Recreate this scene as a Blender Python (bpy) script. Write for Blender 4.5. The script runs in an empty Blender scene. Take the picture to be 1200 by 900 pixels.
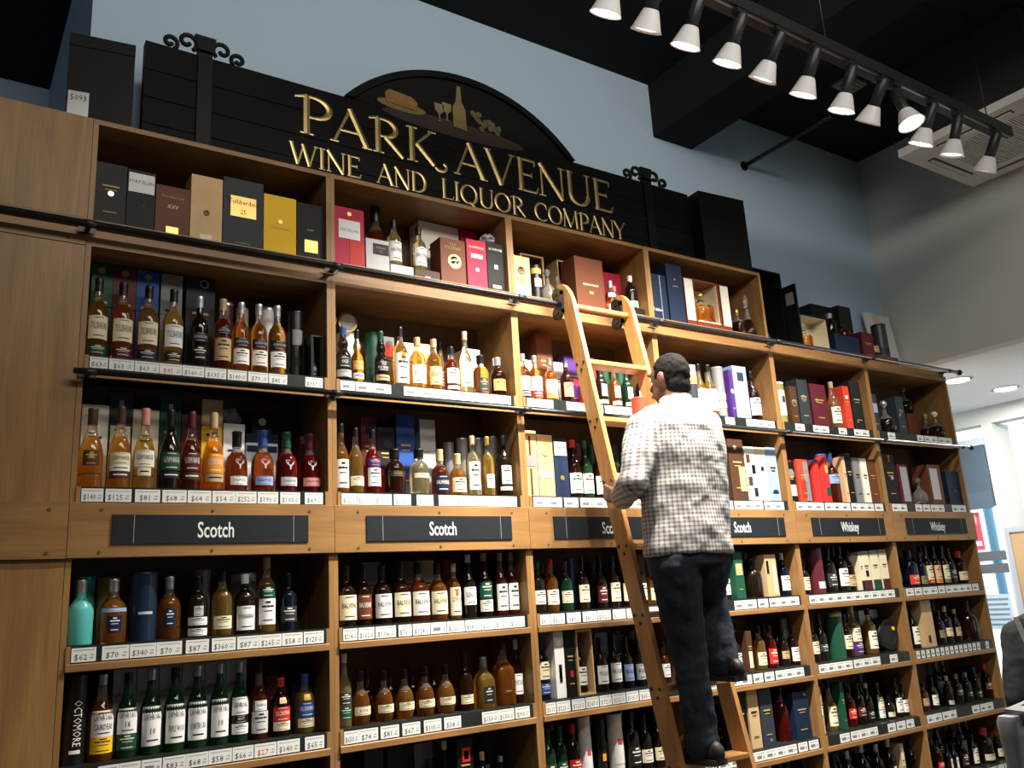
import bpy, bmesh, math, random
from mathutils import Vector, Matrix
random.seed(7)
sc = bpy.context.scene
COL = sc.collection
# ------------------------------------------------------------------ camera
CAM = Vector((-0.3992, -3.2830, 1.6)); FPX = 1017.84
yaw, pit, rol = [math.radians(a) for a in (34.3959, 14.1101, -3.4968)]
FW = Vector((math.sin(yaw)*math.cos(pit), math.cos(yaw)*math.cos(pit), math.sin(pit)))
_r = Vector((math.cos(yaw), -math.sin(yaw), 0)); _u = _r.cross(FW)
RT = _r*math.cos(rol) + _u*math.sin(rol); UP = _u*math.cos(rol) - _r*math.sin(rol)
cd = bpy.data.cameras.new('camera'); cam = bpy.data.objects.new('camera', cd); COL.objects.link(cam)
cd.sensor_fit = 'HORIZONTAL'; cd.sensor_width = 36.0; cd.lens = 36.0*FPX/1200.0
cd.clip_start = 0.05; cd.clip_end = 100
cam.matrix_world = Matrix(((RT.x, UP.x, -FW.x, CAM.x), (RT.y, UP.y, -FW.y, CAM.y), (RT.z, UP.z, -FW.z, CAM.z), (0, 0, 0, 1)))
sc.camera = cam
# ------------------------------------------------------------------ world, light, exposure
sc.view_settings.view_transform = 'Standard'; sc.view_settings.look = 'None'
sc.view_settings.gamma = 1.0; sc.view_settings.use_curve_mapping = False
sc.view_settings.exposure = 0.45
w = bpy.data.worlds.new('world'); sc.world = w; w.use_nodes = True
bg = w.node_tree.nodes['Background']; bg.inputs[0].default_value = (0.86, 0.94, 1.0, 1); bg.inputs[1].default_value = 1.2
def area_light(name, loc, direction, sx, sy, power, col):
    l = bpy.data.lights.new(name, 'AREA'); l.shape = 'RECTANGLE'; l.size = sx; l.size_y = sy; l.energy = power; l.color = col
    o = bpy.data.objects.new(name, l); COL.objects.link(o); o.location = loc
    o.rotation_euler = Vector(direction).to_track_quat('-Z', 'Y').to_euler(); return o
# fill lamp added out of view to brighten wall and shelf fronts (daylight comes from the sky through the window openings)
area_light('fill_light', (1.4, -3.6, 4.6), (0.1, 1.0, -0.12), 4.0, 0.6, 58, (1.0, 0.93, 0.82))
LAMP_POWER = 215
# ------------------------------------------------------------------ pixel helpers: find where things stand on the real shelves
def px_X(px, Y, z):
    k = (px-600)/FPX; g = RT - FW*k
    return CAM.x - (g.y*(Y-CAM.y) + g.z*(z-CAM.z))/g.x
def py_z(py, X, Y):
    k = (450-py)/FPX; g = UP - FW*k
    return CAM.z - (g.x*(X-CAM.x) + g.y*(Y-CAM.y))/g.z
# ------------------------------------------------------------------ materials
MATS = {}
def new_mat(name):
    m = bpy.data.materials.new(name); m.use_nodes = True
    return m, m.node_tree, m.node_tree.nodes['Principled BSDF']
def plain(name, col, rough=0.5, metal=0.0, trans=0.0, spec=0.5, emit=None, noise=0.0, nscale=40.0, ior=1.45, coat=0.0):
    if name in MATS: return MATS[name]
    m, t, p = new_mat(name)
    p.inputs['Base Color'].default_value = (*col, 1); p.inputs['Roughness'].default_value = rough
    p.inputs['Metallic'].default_value = metal; p.inputs['Transmission Weight'].default_value = trans
    p.inputs['Specular IOR Level'].default_value = spec; p.inputs['IOR'].default_value = ior
    p.inputs['Coat Weight'].default_value = coat
    if emit: p.inputs['Emission Color'].default_value = (*emit[0], 1); p.inputs['Emission Strength'].default_value = emit[1]
    if noise > 0:
        tc = t.nodes.new('ShaderNodeTexCoord'); n = t.nodes.new('ShaderNodeTexNoise'); n.inputs['Scale'].default_value = nscale; n.inputs['Detail'].default_value = 4
        mx = t.nodes.new('ShaderNodeMix'); mx.data_type = 'RGBA'
        mx.inputs[6].default_value = (*[c*(1-noise) for c in col], 1); mx.inputs[7].default_value = (*[min(1, c*(1+noise)) for c in col], 1)
        t.links.new(tc.outputs['Object'], n.inputs['Vector']); t.links.new(n.outputs['Fac'], mx.inputs[0]); t.links.new(mx.outputs[2], p.inputs['Base Color'])
    MATS[name] = m; return m
def oak(name, c0, c1, grain, rough=0.42, bump=0.12, spec=0.35):
    """oak: long streaks along `grain` axis plus pores"""
    m, t, p = new_mat(name)
    tc = t.nodes.new('ShaderNodeTexCoord'); mp = t.nodes.new('ShaderNodeMapping')
    s = [9.0, 9.0, 9.0]; s['XYZ'.index(grain)] = 0.9; mp.inputs['Scale'].default_value = s
    n1 = t.nodes.new('ShaderNodeTexNoise'); n1.inputs['Scale'].default_value = 1.6; n1.inputs['Detail'].default_value = 5; n1.inputs['Distortion'].default_value = 1.2
    mp2 = t.nodes.new('ShaderNodeMapping'); s2 = [130.0]*3; s2['XYZ'.index(grain)] = 5.0; mp2.inputs['Scale'].default_value = s2
    n2 = t.nodes.new('ShaderNodeTexNoise'); n2.inputs['Scale'].default_value = 1.0; n2.inputs['Detail'].default_value = 3
    cr = t.nodes.new('ShaderNodeValToRGB'); cr.color_ramp.elements[0].position = 0.3; cr.color_ramp.elements[1].position = 0.72
    cr.color_ramp.elements[0].color = (*c0, 1); cr.color_ramp.elements[1].color = (*c1, 1)
    mx = t.nodes.new('ShaderNodeMix'); mx.data_type = 'RGBA'; mx.blend_type = 'MULTIPLY'; mx.inputs[0].default_value = 0.45
    L = t.links.new
    L(tc.outputs['Object'], mp.inputs['Vector']); L(tc.outputs['Object'], mp2.inputs['Vector'])
    L(mp.outputs[0], n1.inputs['Vector']); L(mp2.outputs[0], n2.inputs['Vector'])
    L(n1.outputs['Fac'], cr.inputs[0]); L(cr.outputs[0], mx.inputs[6]); L(n2.outputs['Fac'], mx.inputs[7])
    br = t.nodes.new('ShaderNodeBrightContrast'); br.inputs[1].default_value = 0.03
    L(mx.outputs[2], br.inputs[0]); L(br.outputs[0], p.inputs['Base Color'])
    b = t.nodes.new('ShaderNodeBump'); b.inputs['Strength'].default_value = bump; b.inputs['Distance'].default_value = 0.002
    L(n2.outputs['Fac'], b.inputs['Height']); L(b.outputs[0], p.inputs['Normal'])
    p.inputs['Roughness'].default_value = rough; p.inputs['Specular IOR Level'].default_value = spec; MATS[name] = m; return m
OAK_H = oak('oak_along', (0.27, 0.120, 0.022), (0.45, 0.225, 0.050), 'X')
OAK_V = oak('oak_upright', (0.27, 0.120, 0.022), (0.45, 0.225, 0.050), 'Z')
OAK_D = oak('oak_back_shade', (0.10, 0.043, 0.013), (0.17, 0.075, 0.023), 'Z', rough=0.7, spec=.15)  # back panels: same oak, interior shade put into the colour; also on plugs
OAK_L = oak('ladder_oak', (0.44, 0.185, 0.036), (0.66, 0.32, 0.080), 'Z', rough=0.35)
OAK_LX = oak('ladder_oak_rung', (0.44, 0.185, 0.036), (0.66, 0.32, 0.080), 'X', rough=0.35)
BLACK = plain('black_metal', (0.012, 0.012, 0.013), 0.4, 0.0)
STRIP = plain('strip_black', (0.016, 0.02, 0.019), 0.3)
LAMINATE = plain('dark_laminate', (.022, .02, .018), .55, spec=.3)
def wall_paint(name, col):
    m, t, p = new_mat(name); tc = t.nodes.new('ShaderNodeTexCoord'); n = t.nodes.new('ShaderNodeTexNoise'); n.inputs['Scale'].default_value = 90; n.inputs['Detail'].default_value = 3
    b = t.nodes.new('ShaderNodeBump'); b.inputs['Strength'].default_value = 0.08; b.inputs['Distance'].default_value = 0.003
    t.links.new(tc.outputs['Object'], n.inputs['Vector']); t.links.new(n.outputs['Fac'], b.inputs['Height']); t.links.new(b.outputs[0], p.inputs['Normal'])
    p.inputs['Base Color'].default_value = (*col, 1); p.inputs['Roughness'].default_value = 0.9; p.inputs['Specular IOR Level'].default_value = .15; MATS[name] = m; return m
WALL = wall_paint('wall_blue_grey', (0.52, 0.68, 0.84))
WALL_R = wall_paint('wall_warm_grey', (0.66, 0.69, 0.66))
WHITE_W = wall_paint('white_paint', (0.88, 0.90, 0.90))
CEIL = wall_paint('ceiling_black', (0.016, 0.018, 0.021))
# named colours for packaging
RGB = dict(black=(.006,.006,.0065), charcoal=(.017,.018,.02), slate=(.03,.038,.048), grey=(.22,.22,.23), silver=(.55,.56,.58), white=(.85,.85,.84), cream=(.80,.72,.50), ivory=(.86,.82,.70), tan=(.55,.38,.20),
    brown=(.075,.032,.017), chestnut=(.15,.048,.022), maroon=(.10,.014,.022), crimson=(.48,.02,.06), red=(.55,.03,.025), scarlet=(.68,.06,.03), pink=(.72,.30,.28), purple=(.07,.022,.17), lavender=(.30,.40,.66), navy=(.010,.020,.050), blue=(.025,.075,.30),
    teal=(.10,.50,.48), green=(.012,.075,.042), olive=(.25,.24,.09), yellow=(.92,.55,.02), gold=(.52,.36,.11), orange=(.80,.30,.03), peach=(.85,.50,.28), pinewood=(.66,.43,.19), steel=(.35,.36,.38))
def col(name, rough=0.5):
    return plain('colour_'+name+('_gloss' if rough < .4 else ''), RGB[name], rough, 0.7 if name in ('silver', 'gold', 'steel') and rough < .4 else 0.0, spec=.25 if rough >= .4 else .5)
GL = dict(amber=(.78,.27,.035), honey=(.88,.40,.06), gold=(.93,.58,.12), pale=(.92,.78,.38), orange=(.95,.38,.03), russet=(.42,.08,.015), red=(.50,.03,.02), brown=(.12,.035,.01), dark=(.02,.012,.008), green=(.012,.055,.022), clear=(.88,.89,.87), navy=(.008,.012,.03))
def glass(name, upper=False):
    c = GL[name]
    if upper and name not in ('dark', 'green', 'navy', 'brown'):
        c = tuple(min(1, .55 + .45*x) for x in c)
        return plain('glass_neck_'+name, c, 0.03, 0, 0.92, 0.5)
    tr = .92 if name not in ('dark', 'green', 'navy') else .5
    if name == 'clear': tr = .9
    return plain('glass_'+name, c, 0.04, 0, tr, 0.5)
# ------------------------------------------------------------------ mesh building
class MB:
    def __init__(s): s.v = []; s.f = []; s.m = []; s.mats = []; s.smooth = []
    def mi(s, mat):
        if mat not in s.mats: s.mats.append(mat)
        return s.mats.index(mat)
    def face(s, idx, mat, sm=False): s.f.append(tuple(idx)); s.m.append(s.mi(mat)); s.smooth.append(sm)
    def add(s, verts): n = len(s.v); s.v += [tuple(v) for v in verts]; return n
    def box(s, x0, x1, y0, y1, z0, z1, mat, M=None, bev=0.0):
        if bev > 0:
            b = bev; vs = []
            for z, q in ((z0, b), (z0+b, 0), (z1-b, 0), (z1, b)):
                vs += [(x0+q+(b if q == 0 else 0)*0, y0+q, z), (x1-q, y0+q, z), (x1-q, y1-q, z), (x0+q, y1-q, z)]
            if M: vs = [M @ Vector(v) for v in vs]
            n = s.add(vs)
            s.face((n+3, n+2, n+1, n), mat); s.face((n+12, n+13, n+14, n+15), mat)
            for k in range(3):
                for j in range(4): a = n+4*k+j; c = n+4*k+(j+1) % 4; s.face((a, c, c+4, a+4), mat)
            return s
        vs = [(x, y, z) for z in (z0, z1) for x, y in ((x0, y0), (x1, y0), (x1, y1), (x0, y1))]
        if M: vs = [M @ Vector(v) for v in vs]
        n = s.add(vs)
        for q in ((3, 2, 1, 0), (4, 5, 6, 7), (0, 1, 5, 4), (1, 2, 6, 5), (2, 3, 7, 6), (3, 0, 4, 7)): s.face([n+i for i in q], mat)
        return s
    def lathe(s, prof, mat, seg=20, M=None, sq=0.0, matf=None, cap0=True, cap1=True):
        rows = []
        for r, z in prof:
            ring = []
            for i in range(seg):
                a = 2*math.pi*(i+.5)/seg; c, d = math.cos(a), math.sin(a)
                k = 1.0
                if sq > 0: e = 2+sq*8; k = 1/((abs(c)**e+abs(d)**e)**(1/e))
                v = Vector((r*k*c, r*k*d, z)); ring.append(M @ v if M else v)
            rows.append(s.add(ring))
        for k in range(len(prof)-1):
            mm = matf(.5*(prof[k][1]+prof[k+1][1])) if matf else mat
            for i in range(seg):
                j = (i+1) % seg; s.face((rows[k]+i, rows[k]+j, rows[k+1]+j, rows[k+1]+i), mm, True)
        if cap0: a = s.add([s.v[rows[0]+i] for i in range(seg)]); s.face([a+i for i in reversed(range(seg))], matf(prof[0][1]) if matf else mat)
        if cap1: a = s.add([s.v[rows[-1]+i] for i in range(seg)]); s.face([a+i for i in range(seg)], matf(prof[-1][1]) if matf else mat)
        return s
    def tube(s, pts, rad, mat, seg=10, caps=True):
        pts = [Vector(p) for p in pts]; n = len(pts); rows = []
        rad = rad if isinstance(rad, (list, tuple)) else [rad]*n
        ref = Vector((0, 0, 1)); d0 = (pts[1]-pts[0]).normalized()
        if abs(d0.dot(ref)) > .9: ref = Vector((1, 0, 0))
        for i, p in enumerate(pts):
            d = (pts[min(i+1, n-1)]-pts[max(i-1, 0)]).normalized()
            a = d.cross(ref)
            if a.length < 1e-5: a = d.orthogonal()
            a.normalize(); b = d.cross(a).normalized(); ref = a.cross(d)
            rows.append(s.add([p+(a*math.cos(t)+b*math.sin(t))*rad[i] for t in [2*math.pi*k/seg for k in range(seg)]]))
        for k in range(n-1):
            for i in range(seg):
                j = (i+1) % seg; s.face((rows[k]+j, rows[k]+i, rows[k+1]+i, rows[k+1]+j), mat, True)
        if caps:
            s.face([rows[0]+i for i in range(seg)], mat); s.face([rows[-1]+i for i in reversed(range(seg))], mat)
        return s
    def prism(s, poly, y0, y1, mat, M=None):
        """poly: (x,z) outline counter-clockwise seen from -Y, extruded y0..y1"""
        n = len(poly); vs = [(x, y0, z) for x, z in poly]+[(x, y1, z) for x, z in poly]
        if M: vs = [M @ Vector(v) for v in vs]
        a = s.add(vs); s.face([a+i for i in range(n)], mat); s.face([a+n+i for i in reversed(range(n))], mat)
        for i in range(n): j = (i+1) % n; s.face((a+j, a+i, a+n+i, a+n+j), mat)
        return s
    def mesh(s, name):
        me = bpy.data.meshes.new(name); me.from_pydata(s.v, [], s.f)
        for m in s.mats: me.materials.append(m)
        me.polygons.foreach_set('material_index', s.m); me.polygons.foreach_set('use_smooth', s.smooth); me.update(); return me
    def build(s, name, parent=None, loc=None):
        o = bpy.data.objects.new(name, s.mesh(name)); COL.objects.link(o)
        if loc: o.location = loc
        if parent: o.parent = parent
        return o
def link(name, me, parent=None, loc=None):
    o = bpy.data.objects.new(name, me); COL.objects.link(o)
    if loc: o.location = loc
    if parent: o.parent = parent
    return o
def empty(name, loc=(0, 0, 0), rz=0):
    o = bpy.data.objects.new(name, None); COL.objects.link(o); o.location = loc; o.rotation_euler = (0, 0, rz); o.empty_display_size = .05; return o
def tag(o, label, cat, group=None):
    o['label'] = label; o['category'] = cat
    if group: o['group'] = group
    return o
def structure(o, label=None):
    o['kind'] = 'structure'
    if label: o['label'] = label
    return o
def pbox(name, parent, x0, x1, y0, y1, z0, z1, mat, bev=0.0):
    return MB().box(x0, x1, y0, y1, z0, z1, mat, bev=bev).build(name, parent)
# flat text outlines from the built-in typeface, centred, cap height 1
_tc = bpy.data.curves.new('text_source', 'FONT'); _tc.resolution_u = 1; _to = bpy.data.objects.new('text_source', _tc); _TX = {}
def text_geo(s, res=1):
    if (s, res) not in _TX:
        _tc.body = s; _tc.resolution_u = res; _tc.offset = .012 if res > 2 else 0; me = _to.to_mesh()
        vs = [(v.co.x, v.co.y) for v in me.vertices]; fs = [tuple(p.vertices) for p in me.polygons]; _to.to_mesh_clear()
        x0 = min(v[0] for v in vs); x1 = max(v[0] for v in vs); h = .73
        _TX[(s, res)] = ([((x-(x0+x1)/2)/h, y/h) for x, y in vs], fs, (x1-x0)/h)
    return _TX[(s, res)]
# ------------------------------------------------------------------ the room
WY = 0.42; CZ = 4.92; RX = 5.69
S = lambda name, x0, x1, y0, y1, z0, z1, mat: structure(pbox(name, None, x0, x1, y0, y1, z0, z1, mat))
FLOOR = plain('floor_tile', (0.05, 0.043, 0.037), 0.5, noise=.25, nscale=6)
S('floor', -4.1, 9.2, -6.2, 2.6, -0.1, 0, FLOOR)
S('wall_back', 0.016, RX+.15, WY, WY+.15, 0, CZ, WALL)
S('wall_return', 0.016, 0.16, WY+.15, 2.3, 0, CZ, WALL)
S('wall_alcove', -4.1, 0.16, 2.3, 2.45, 0, CZ, WALL)
S('wall_left', -4.25, -4.1, -6.2, 2.45, 0, CZ, WALL)
S('wall_right', RX, RX+.14, -6.2, WY, 3.14, CZ, WALL_R)
S('ceiling', -4.25, RX+.15, -6.2, 2.45, CZ, CZ+.1, CEIL)
S('beam_main', 3.39, 3.74, -6.2, WY, 4.53, CZ, CEIL)
# shop front behind the viewer: sill, header and posts leave an opening at the right for the daylight
S('wall_front', -4.25, 9.2, -6.2, -6.05, 3.1, CZ, WALL_R); S('wall_front_sill', -4.25, 9.2, -6.2, -6.05, 0, .35, WALL_R)
S('wall_front_light_block', -4.25, 5.9, -6.2, -6.05, .35, 3.1, WALL_R)  # unseen infill added to block daylight from reaching the shelf interiors
for i, x in enumerate((5.9, 8.2)): S('trim_%d' % (i+1), x+.001, x+.16, -6.2, -6.05, .35, 3.1, BLACK)
# neighbouring entrance bay on the right: low white ceiling, far window wall
FX = 7.9
S('ceiling_entrance', RX+.14, FX+.2, -6.2, 2.6, 3.14, 3.24, WHITE_W)
S('wall_entrance', RX+.15, FX+.2, 2.45, 2.6, 0, 3.14, WHITE_W)
BEIGE = wall_paint('beige_paint', (0.58, 0.60, 0.56))
S('wall_window_header', FX, FX+.16, -6.2, 2.45, 2.98, 3.14, BEIGE)
S('wall_window_sill', FX, FX+.16, -6.2, 2.45, 0, .5, BEIGE)
S('wall_pier', FX, FX+.3, .878, .975, .5, 2.98, BEIGE)
S('wall_pier_far', FX, FX+.3, -6.2, .25, .5, 2.98, WHITE_W)
# window with blind
GREY_F = plain('window_frame_grey', (.10, .115, .13), .4)
win = empty('window_1', (FX+.05, 1.7, .5)); structure(win)
def wp(name, y0, y1, z0, z1, x0, x1, mat): return pbox(name, win, x0-.05, x1-.05, y0-1.7, y1-1.7, z0-.5, z1-.5, mat)
wp('mullion', .98, 2.45, 1.715, 1.80, 0, .07, GREY_F); wp('mullion', .98, 2.45, 1.60, 1.685, 0, .07, GREY_F); wp('transom', .98, 2.45, 2.79, 2.86, 0, .09, plain('transom_pale', (.45, .52, .58), .5))
GLASSP = plain('window_pane', (.95, .98, 1), .02, 0, 1.0, .5)
wp('pane', .98, 2.45, .5, 1.60, .03, .036, GLASSP); wp('pane', .98, 2.45, 1.80, 2.2, .03, .036, GLASSP)
bl = wp('roller_blind', .985, 2.44, 2.21, 2.79, -.03, .02, plain('blind_blue', (.055, .085, .115), .8)); wp('blind_hem', .985, 2.44, 2.195, 2.35, -.036, -.03, plain('blind_blue2', (.07, .10, .135), .8))
# poster and notice on that window
po = pbox('window_poster', None, FX+.01, FX+.02, 1.165, 1.52, 1.82, 2.17, plain('poster_red', (.75, .07, .13), .5)); tag(po, 'red and white poster on the entrance window', 'poster')
MB().box(FX+.006, FX+.0099, 1.18, 1.24, 1.86, 1.90, col('white')).build('poster_print', po)
MB().box(FX+.006, FX+.0099, 1.19, 1.5, 2.06, 2.15, col('pink')).build('poster_print', po)
nt = pbox('paper_notice', None, FX+.012, FX+.018, 1.02, 1.30, 1.10, 1.41, plain('paper_blue', (.55, .66, .75), .7)); tag(nt, 'white paper notice with lines of writing on lower entrance window', 'notice')
for k in range(6):
    MB().box(FX+.009, FX+.0119, 1.04+.01*(k % 2), 1.28-.02*(k % 3), 1.36-.045*k, 1.375-.045*k, plain('notice_ink', (.18, .28, .40), .7)).build('print_line', nt)
BLUE_P = plain('blue_paint', (.10, .40, .62), .45)
bp = MB().tube([(FX+1.0, 1.587, 0), (FX+1.0, 1.587, 3.0)], .045, BLUE_P, 12).build('blue_post'); MB().tube([(FX+1.0, 1.587, 0), (FX+1.0, 1.587, .05)], .08, BLUE_P, 12).build('base_plate', bp); tag(bp, 'blue round post outside the entrance window', 'post')
# pavement outside, in view through the window only
S('pavement', FX+.2, 14, -6.2, 8, -.12, -.02, plain('pavement_grey', (.6, .6, .6), .8))
# dark framed picture in the bright niche and the tan notice board
NB = empty('notice_board', (7.35, .406, 1.0)); tag(NB, 'tan pin board with grey aluminium frame beside the entrance window', 'notice board')
pbox('pin_surface', NB, 0, .02, -.55, .22, -.1, .93, plain('cork_tan', (.56, .37, .19), .8, noise=.12, nscale=60))
AL = plain('aluminium', (.5, .51, .53), .35, .6)
for a in ((.22, .262, -.14, .972), (-.59, -.55, -.14, .972)): pbox('frame_rail', NB, -.012, .03, a[0], a[1], a[2], a[3], AL)
for a in ((.932, .972), (-.14, -.1)): pbox('frame_rail', NB, -.012, .03, -.55, .22, a[0], a[1], AL)
for y in (.1, -.45): pbox('leg', NB, .0, .02, y-.02, y+.02, -1.0, -.14, AL)
pf = empty('framed_picture', (FX-.02, .38, 2.3)); tag(pf, 'dark framed picture hanging on the bright white pier at right edge', 'picture')
pbox('frame', pf, 0, .03, -.22, .2, -.15, .62, plain('dark_frame', (.03, .02, .025), .4)); pbox('print', pf, -.004, 0, -.17, .15, -.1, .57, plain('picture_dusk', (.10, .07, .09), .6, noise=.5, nscale=9))
# recessed downlights in the entrance ceiling
for k, (x, y, lab) in enumerate(((6.476, .36, 'round recessed downlight nearer the bookcases in white entrance ceiling'), (7.253, .376, 'round recessed downlight farther from the bookcases in white entrance ceiling'))):
    d = empty('downlight', (x, y, 3.14)); tag(d, lab, 'downlight', 'entrance downlights')
    MB().lathe([(.115, -.012), (.118, 0), (.09, 0), (.085, -.012)], col('white'), 24, cap0=False, cap1=False).build('trim_ring', d)
    MB().lathe([(.088, -.008), (.088, -.002)], plain('downlight_glow', (1, 1, 1), .5, emit=((1, .95, .88), 6)), 24).build('diffuser', d)
    l = bpy.data.lights.new('downlight_lamp', 'AREA'); l.shape = 'DISK'; l.size = .17; l.energy = 36; l.color = (1, .95, .88)
    lo = bpy.data.objects.new('downlight_lamp', l); COL.objects.link(lo); lo.parent = d; lo.location = (0, 0, -.02)
# conduit stub and small vent near the ceiling
x0 = px_X(870, WY, 4.6); zc = py_z(195, x0, WY)
cn = MB().tube([(x0, WY, zc), (x0, WY-.75, zc)], .016, BLACK, 10).build('conduit'); MB().lathe([(.035, 0), (.035, .012)], BLACK, 14, M=Matrix.Translation((x0, WY, zc)) @ Matrix.Rotation(math.pi/2, 4, 'X')).build('wall_flange', cn); tag(cn, 'black conduit pipe sticking out of the blue-grey wall below ceiling', 'pipe')
xv = px_X(960, -.35, CZ)
vt = empty('ceiling_vent', (4.62, -.27, CZ)); tag(vt, 'small pale rectangular vent on the black ceiling', 'vent')
pbox('cover', vt, -.1, .1, -.07, .07, -.02, 0, plain('vent_grey', (.30, .31, .30), .6))
for k in range(4): pbox('slat', vt, -.085, .085, -.055+.03*k, -.04+.03*k, -.027, -.02, plain('vent_slat', (.24, .25, .245), .6))
# ------------------------------------------------------------------ bookcases
XS = [0.0, 0.9479, 1.8855, 2.8012, 3.7446, 4.6809, 5.64]
ROWZ = {1: 3.065, 2: 2.544, 3: 2.074, 4: 1.547, 5: 1.173, 6: .800, 7: .426}
ORD = ['', 'first', 'second', 'third', 'fourth', 'fifth', 'sixth', 'seventh', 'eighth', 'ninth', 'tenth', 'eleventh', 'twelfth', 'thirteenth', 'fourteenth', 'fifteenth', 'sixteenth', 'seventeenth']
TAG_P = plain('tag_paper', (.80, .82, .80), .6); INK = plain('ink_dark', (.06, .06, .065), .6); INK_R = plain('ink_red', (.55, .05, .05), .6); TAG_G = plain('ink_grey', (.42, .42, .42), .6)
def text_faces(mb, s, cx, cz, h, maxw, mat, y, sx=1.0, res=1):
    vs, fs, wd = text_geo(s, res); k = min(h*sx, maxw/wd)
    n = mb.add([(cx+x*k, y, cz+z*h-h/2) for x, z in vs])
    for f in fs: mb.face([n+i for i in f], mat)
TAG_MESH = {}
def tag_mesh(width, h, s, red, vertical=False):
    key = (round(width, 3), round(h, 3), s, red)
    if key not in TAG_MESH:
        mb = MB(); mb.box(-width/2, width/2, -.0015, 0, 0, h, TAG_P)
        if s:
            text_faces(mb, s, -width*.12, h*.36, h*.44, width*.58, INK_R if red else INK, -.0019)
            mb.box(-width*.42, width*.42, -.0018, -.0015, h*.80, h*.87, TAG_G)
            mb.box(width*.24, width*.40, -.0018, -.0015, h*.2, h*.32, TAG_G); mb.box(width*.28, width*.42, -.0018, -.0015, h*.42, h*.52, TAG_G)
        else:
            mb.box(-width*.40, width*.40, -.0018, -.0015, h*.76, h*.84, TAG_G); mb.box(-width*.34, width*.12, -.0018, -.0015, h*.24, h*.56, plain('ink_mid', (.2, .2, .2), .6)); mb.box(width*.24, width*.4, -.0018, -.0015, h*.24, h*.5, TAG_G)
        TAG_MESH[key] = mb.mesh('price_tag')
    return TAG_MESH[key]
# readable prices: (left px, right px, text, red)
def T(off, sc_, rows): return [(off+a/sc_, off+b/sc_, t, r) for a, b, t, r in rows]
TAGS = {
 (1, 2): T(80, 3.75, [(92,176,'$63',0),(180,289,'$63',0),(293,399,'$63',0),(402,500,'$45',1),(502,598,'$160',0),(600,696,'$135',0),(699,786,'$140',0),(789,880,'$79',0),(882,962,'$85',0),(1042,1118,'$337',0)]),
 (1, 3): T(80, 3.75, [(52,155,'$140',0),(163,278,'$125',0),(293,404,'$81',0),(413,520,'$68',0),(525,628,'$64',0),(633,734,'$54',0),(735,828,'$252',0),(833,922,'$190',0),(930,1020,'$105',0),(1040,1118,'$69',0)]),
 (1, 4): T(60, 3.462, [(78,183,'$62',0),(207,315,'$70',0),(320,425,'$340',0),(428,530,'$70',0),(545,641,'$87',0),(652,748,'$360',0),(755,842,'$87',0),(844,934,'$265',0),(936,1021,'$58',0),(1025,1105,'$120',0)]),
 (1, 5): T(60, 3.462, [(190,275,'',0),(277,362,'',0),(364,450,'',0),(453,546,'$83',0),(548,637,'$68',0),(640,732,'$58',0),(735,822,'$66',0),(825,914,'$27',1),(917,1008,'$140',0),(1030,1107,'$65',0)]),
 (2, 4): T(380, 3.4615, [(70,135,'$218',0),(137,205,'$162',0),(207,292,'$106',0),(300,356,'$76',0),(358,430,'$124',0),(432,495,'',0),(497,570,'$255',0),(573,637,'$180',0),(639,691,'$120',0),(693,750,'$115',0),(752,812,'$120',0)]),
 (2, 5): T(380, 3.4615, [(75,140,'$650',0),(141,218,'$74',0),(228,304,'$81',0),(315,391,'$67',0),(403,476,'$105',0),(485,556,'$58',0),(641,705,'$150',0),(707,770,'$150',0),(775,833,'$90',0)]),
 (2, 3): T(380, 4.615, [(87,175,'$62',0),(176,270,'$207',0),(271,365,'$177',0),(375,470,'$128',0),(500,590,'$77',0),(620,705,'$75',0),(706,795,'$72',0),(797,880,'$98',0),(882,960,'$105',0),(962,1040,'$106',0)]),
 (2, 2): T(380, 4.615, [(82,165,'',0),(170,262,'',0),(264,360,'',0),(430,520,'',0),(522,618,'',0),(620,715,'',0),(717,812,'',0),(814,910,'',0),(912,1008,'',0)]),
 (3, 4): T(600, 2.143, [(63,95,'$81',0),(97,132,'$61',0),(138,172,'$89',0),(178,213,'$81',0),(215,248,'$102',0),(253,285,'$116',0),(288,320,'$150',0),(345,372,'',0)]),
 (3, 5): T(600, 2.143, [(78,110,'$61',1),(112,147,'$225',0),(150,184,'$120',0),(186,218,'$247',0),(220,250,'$72',0),(252,285,'$262',0),(287,318,'$115',0),(320,350,'$65',0)]),
}
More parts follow.
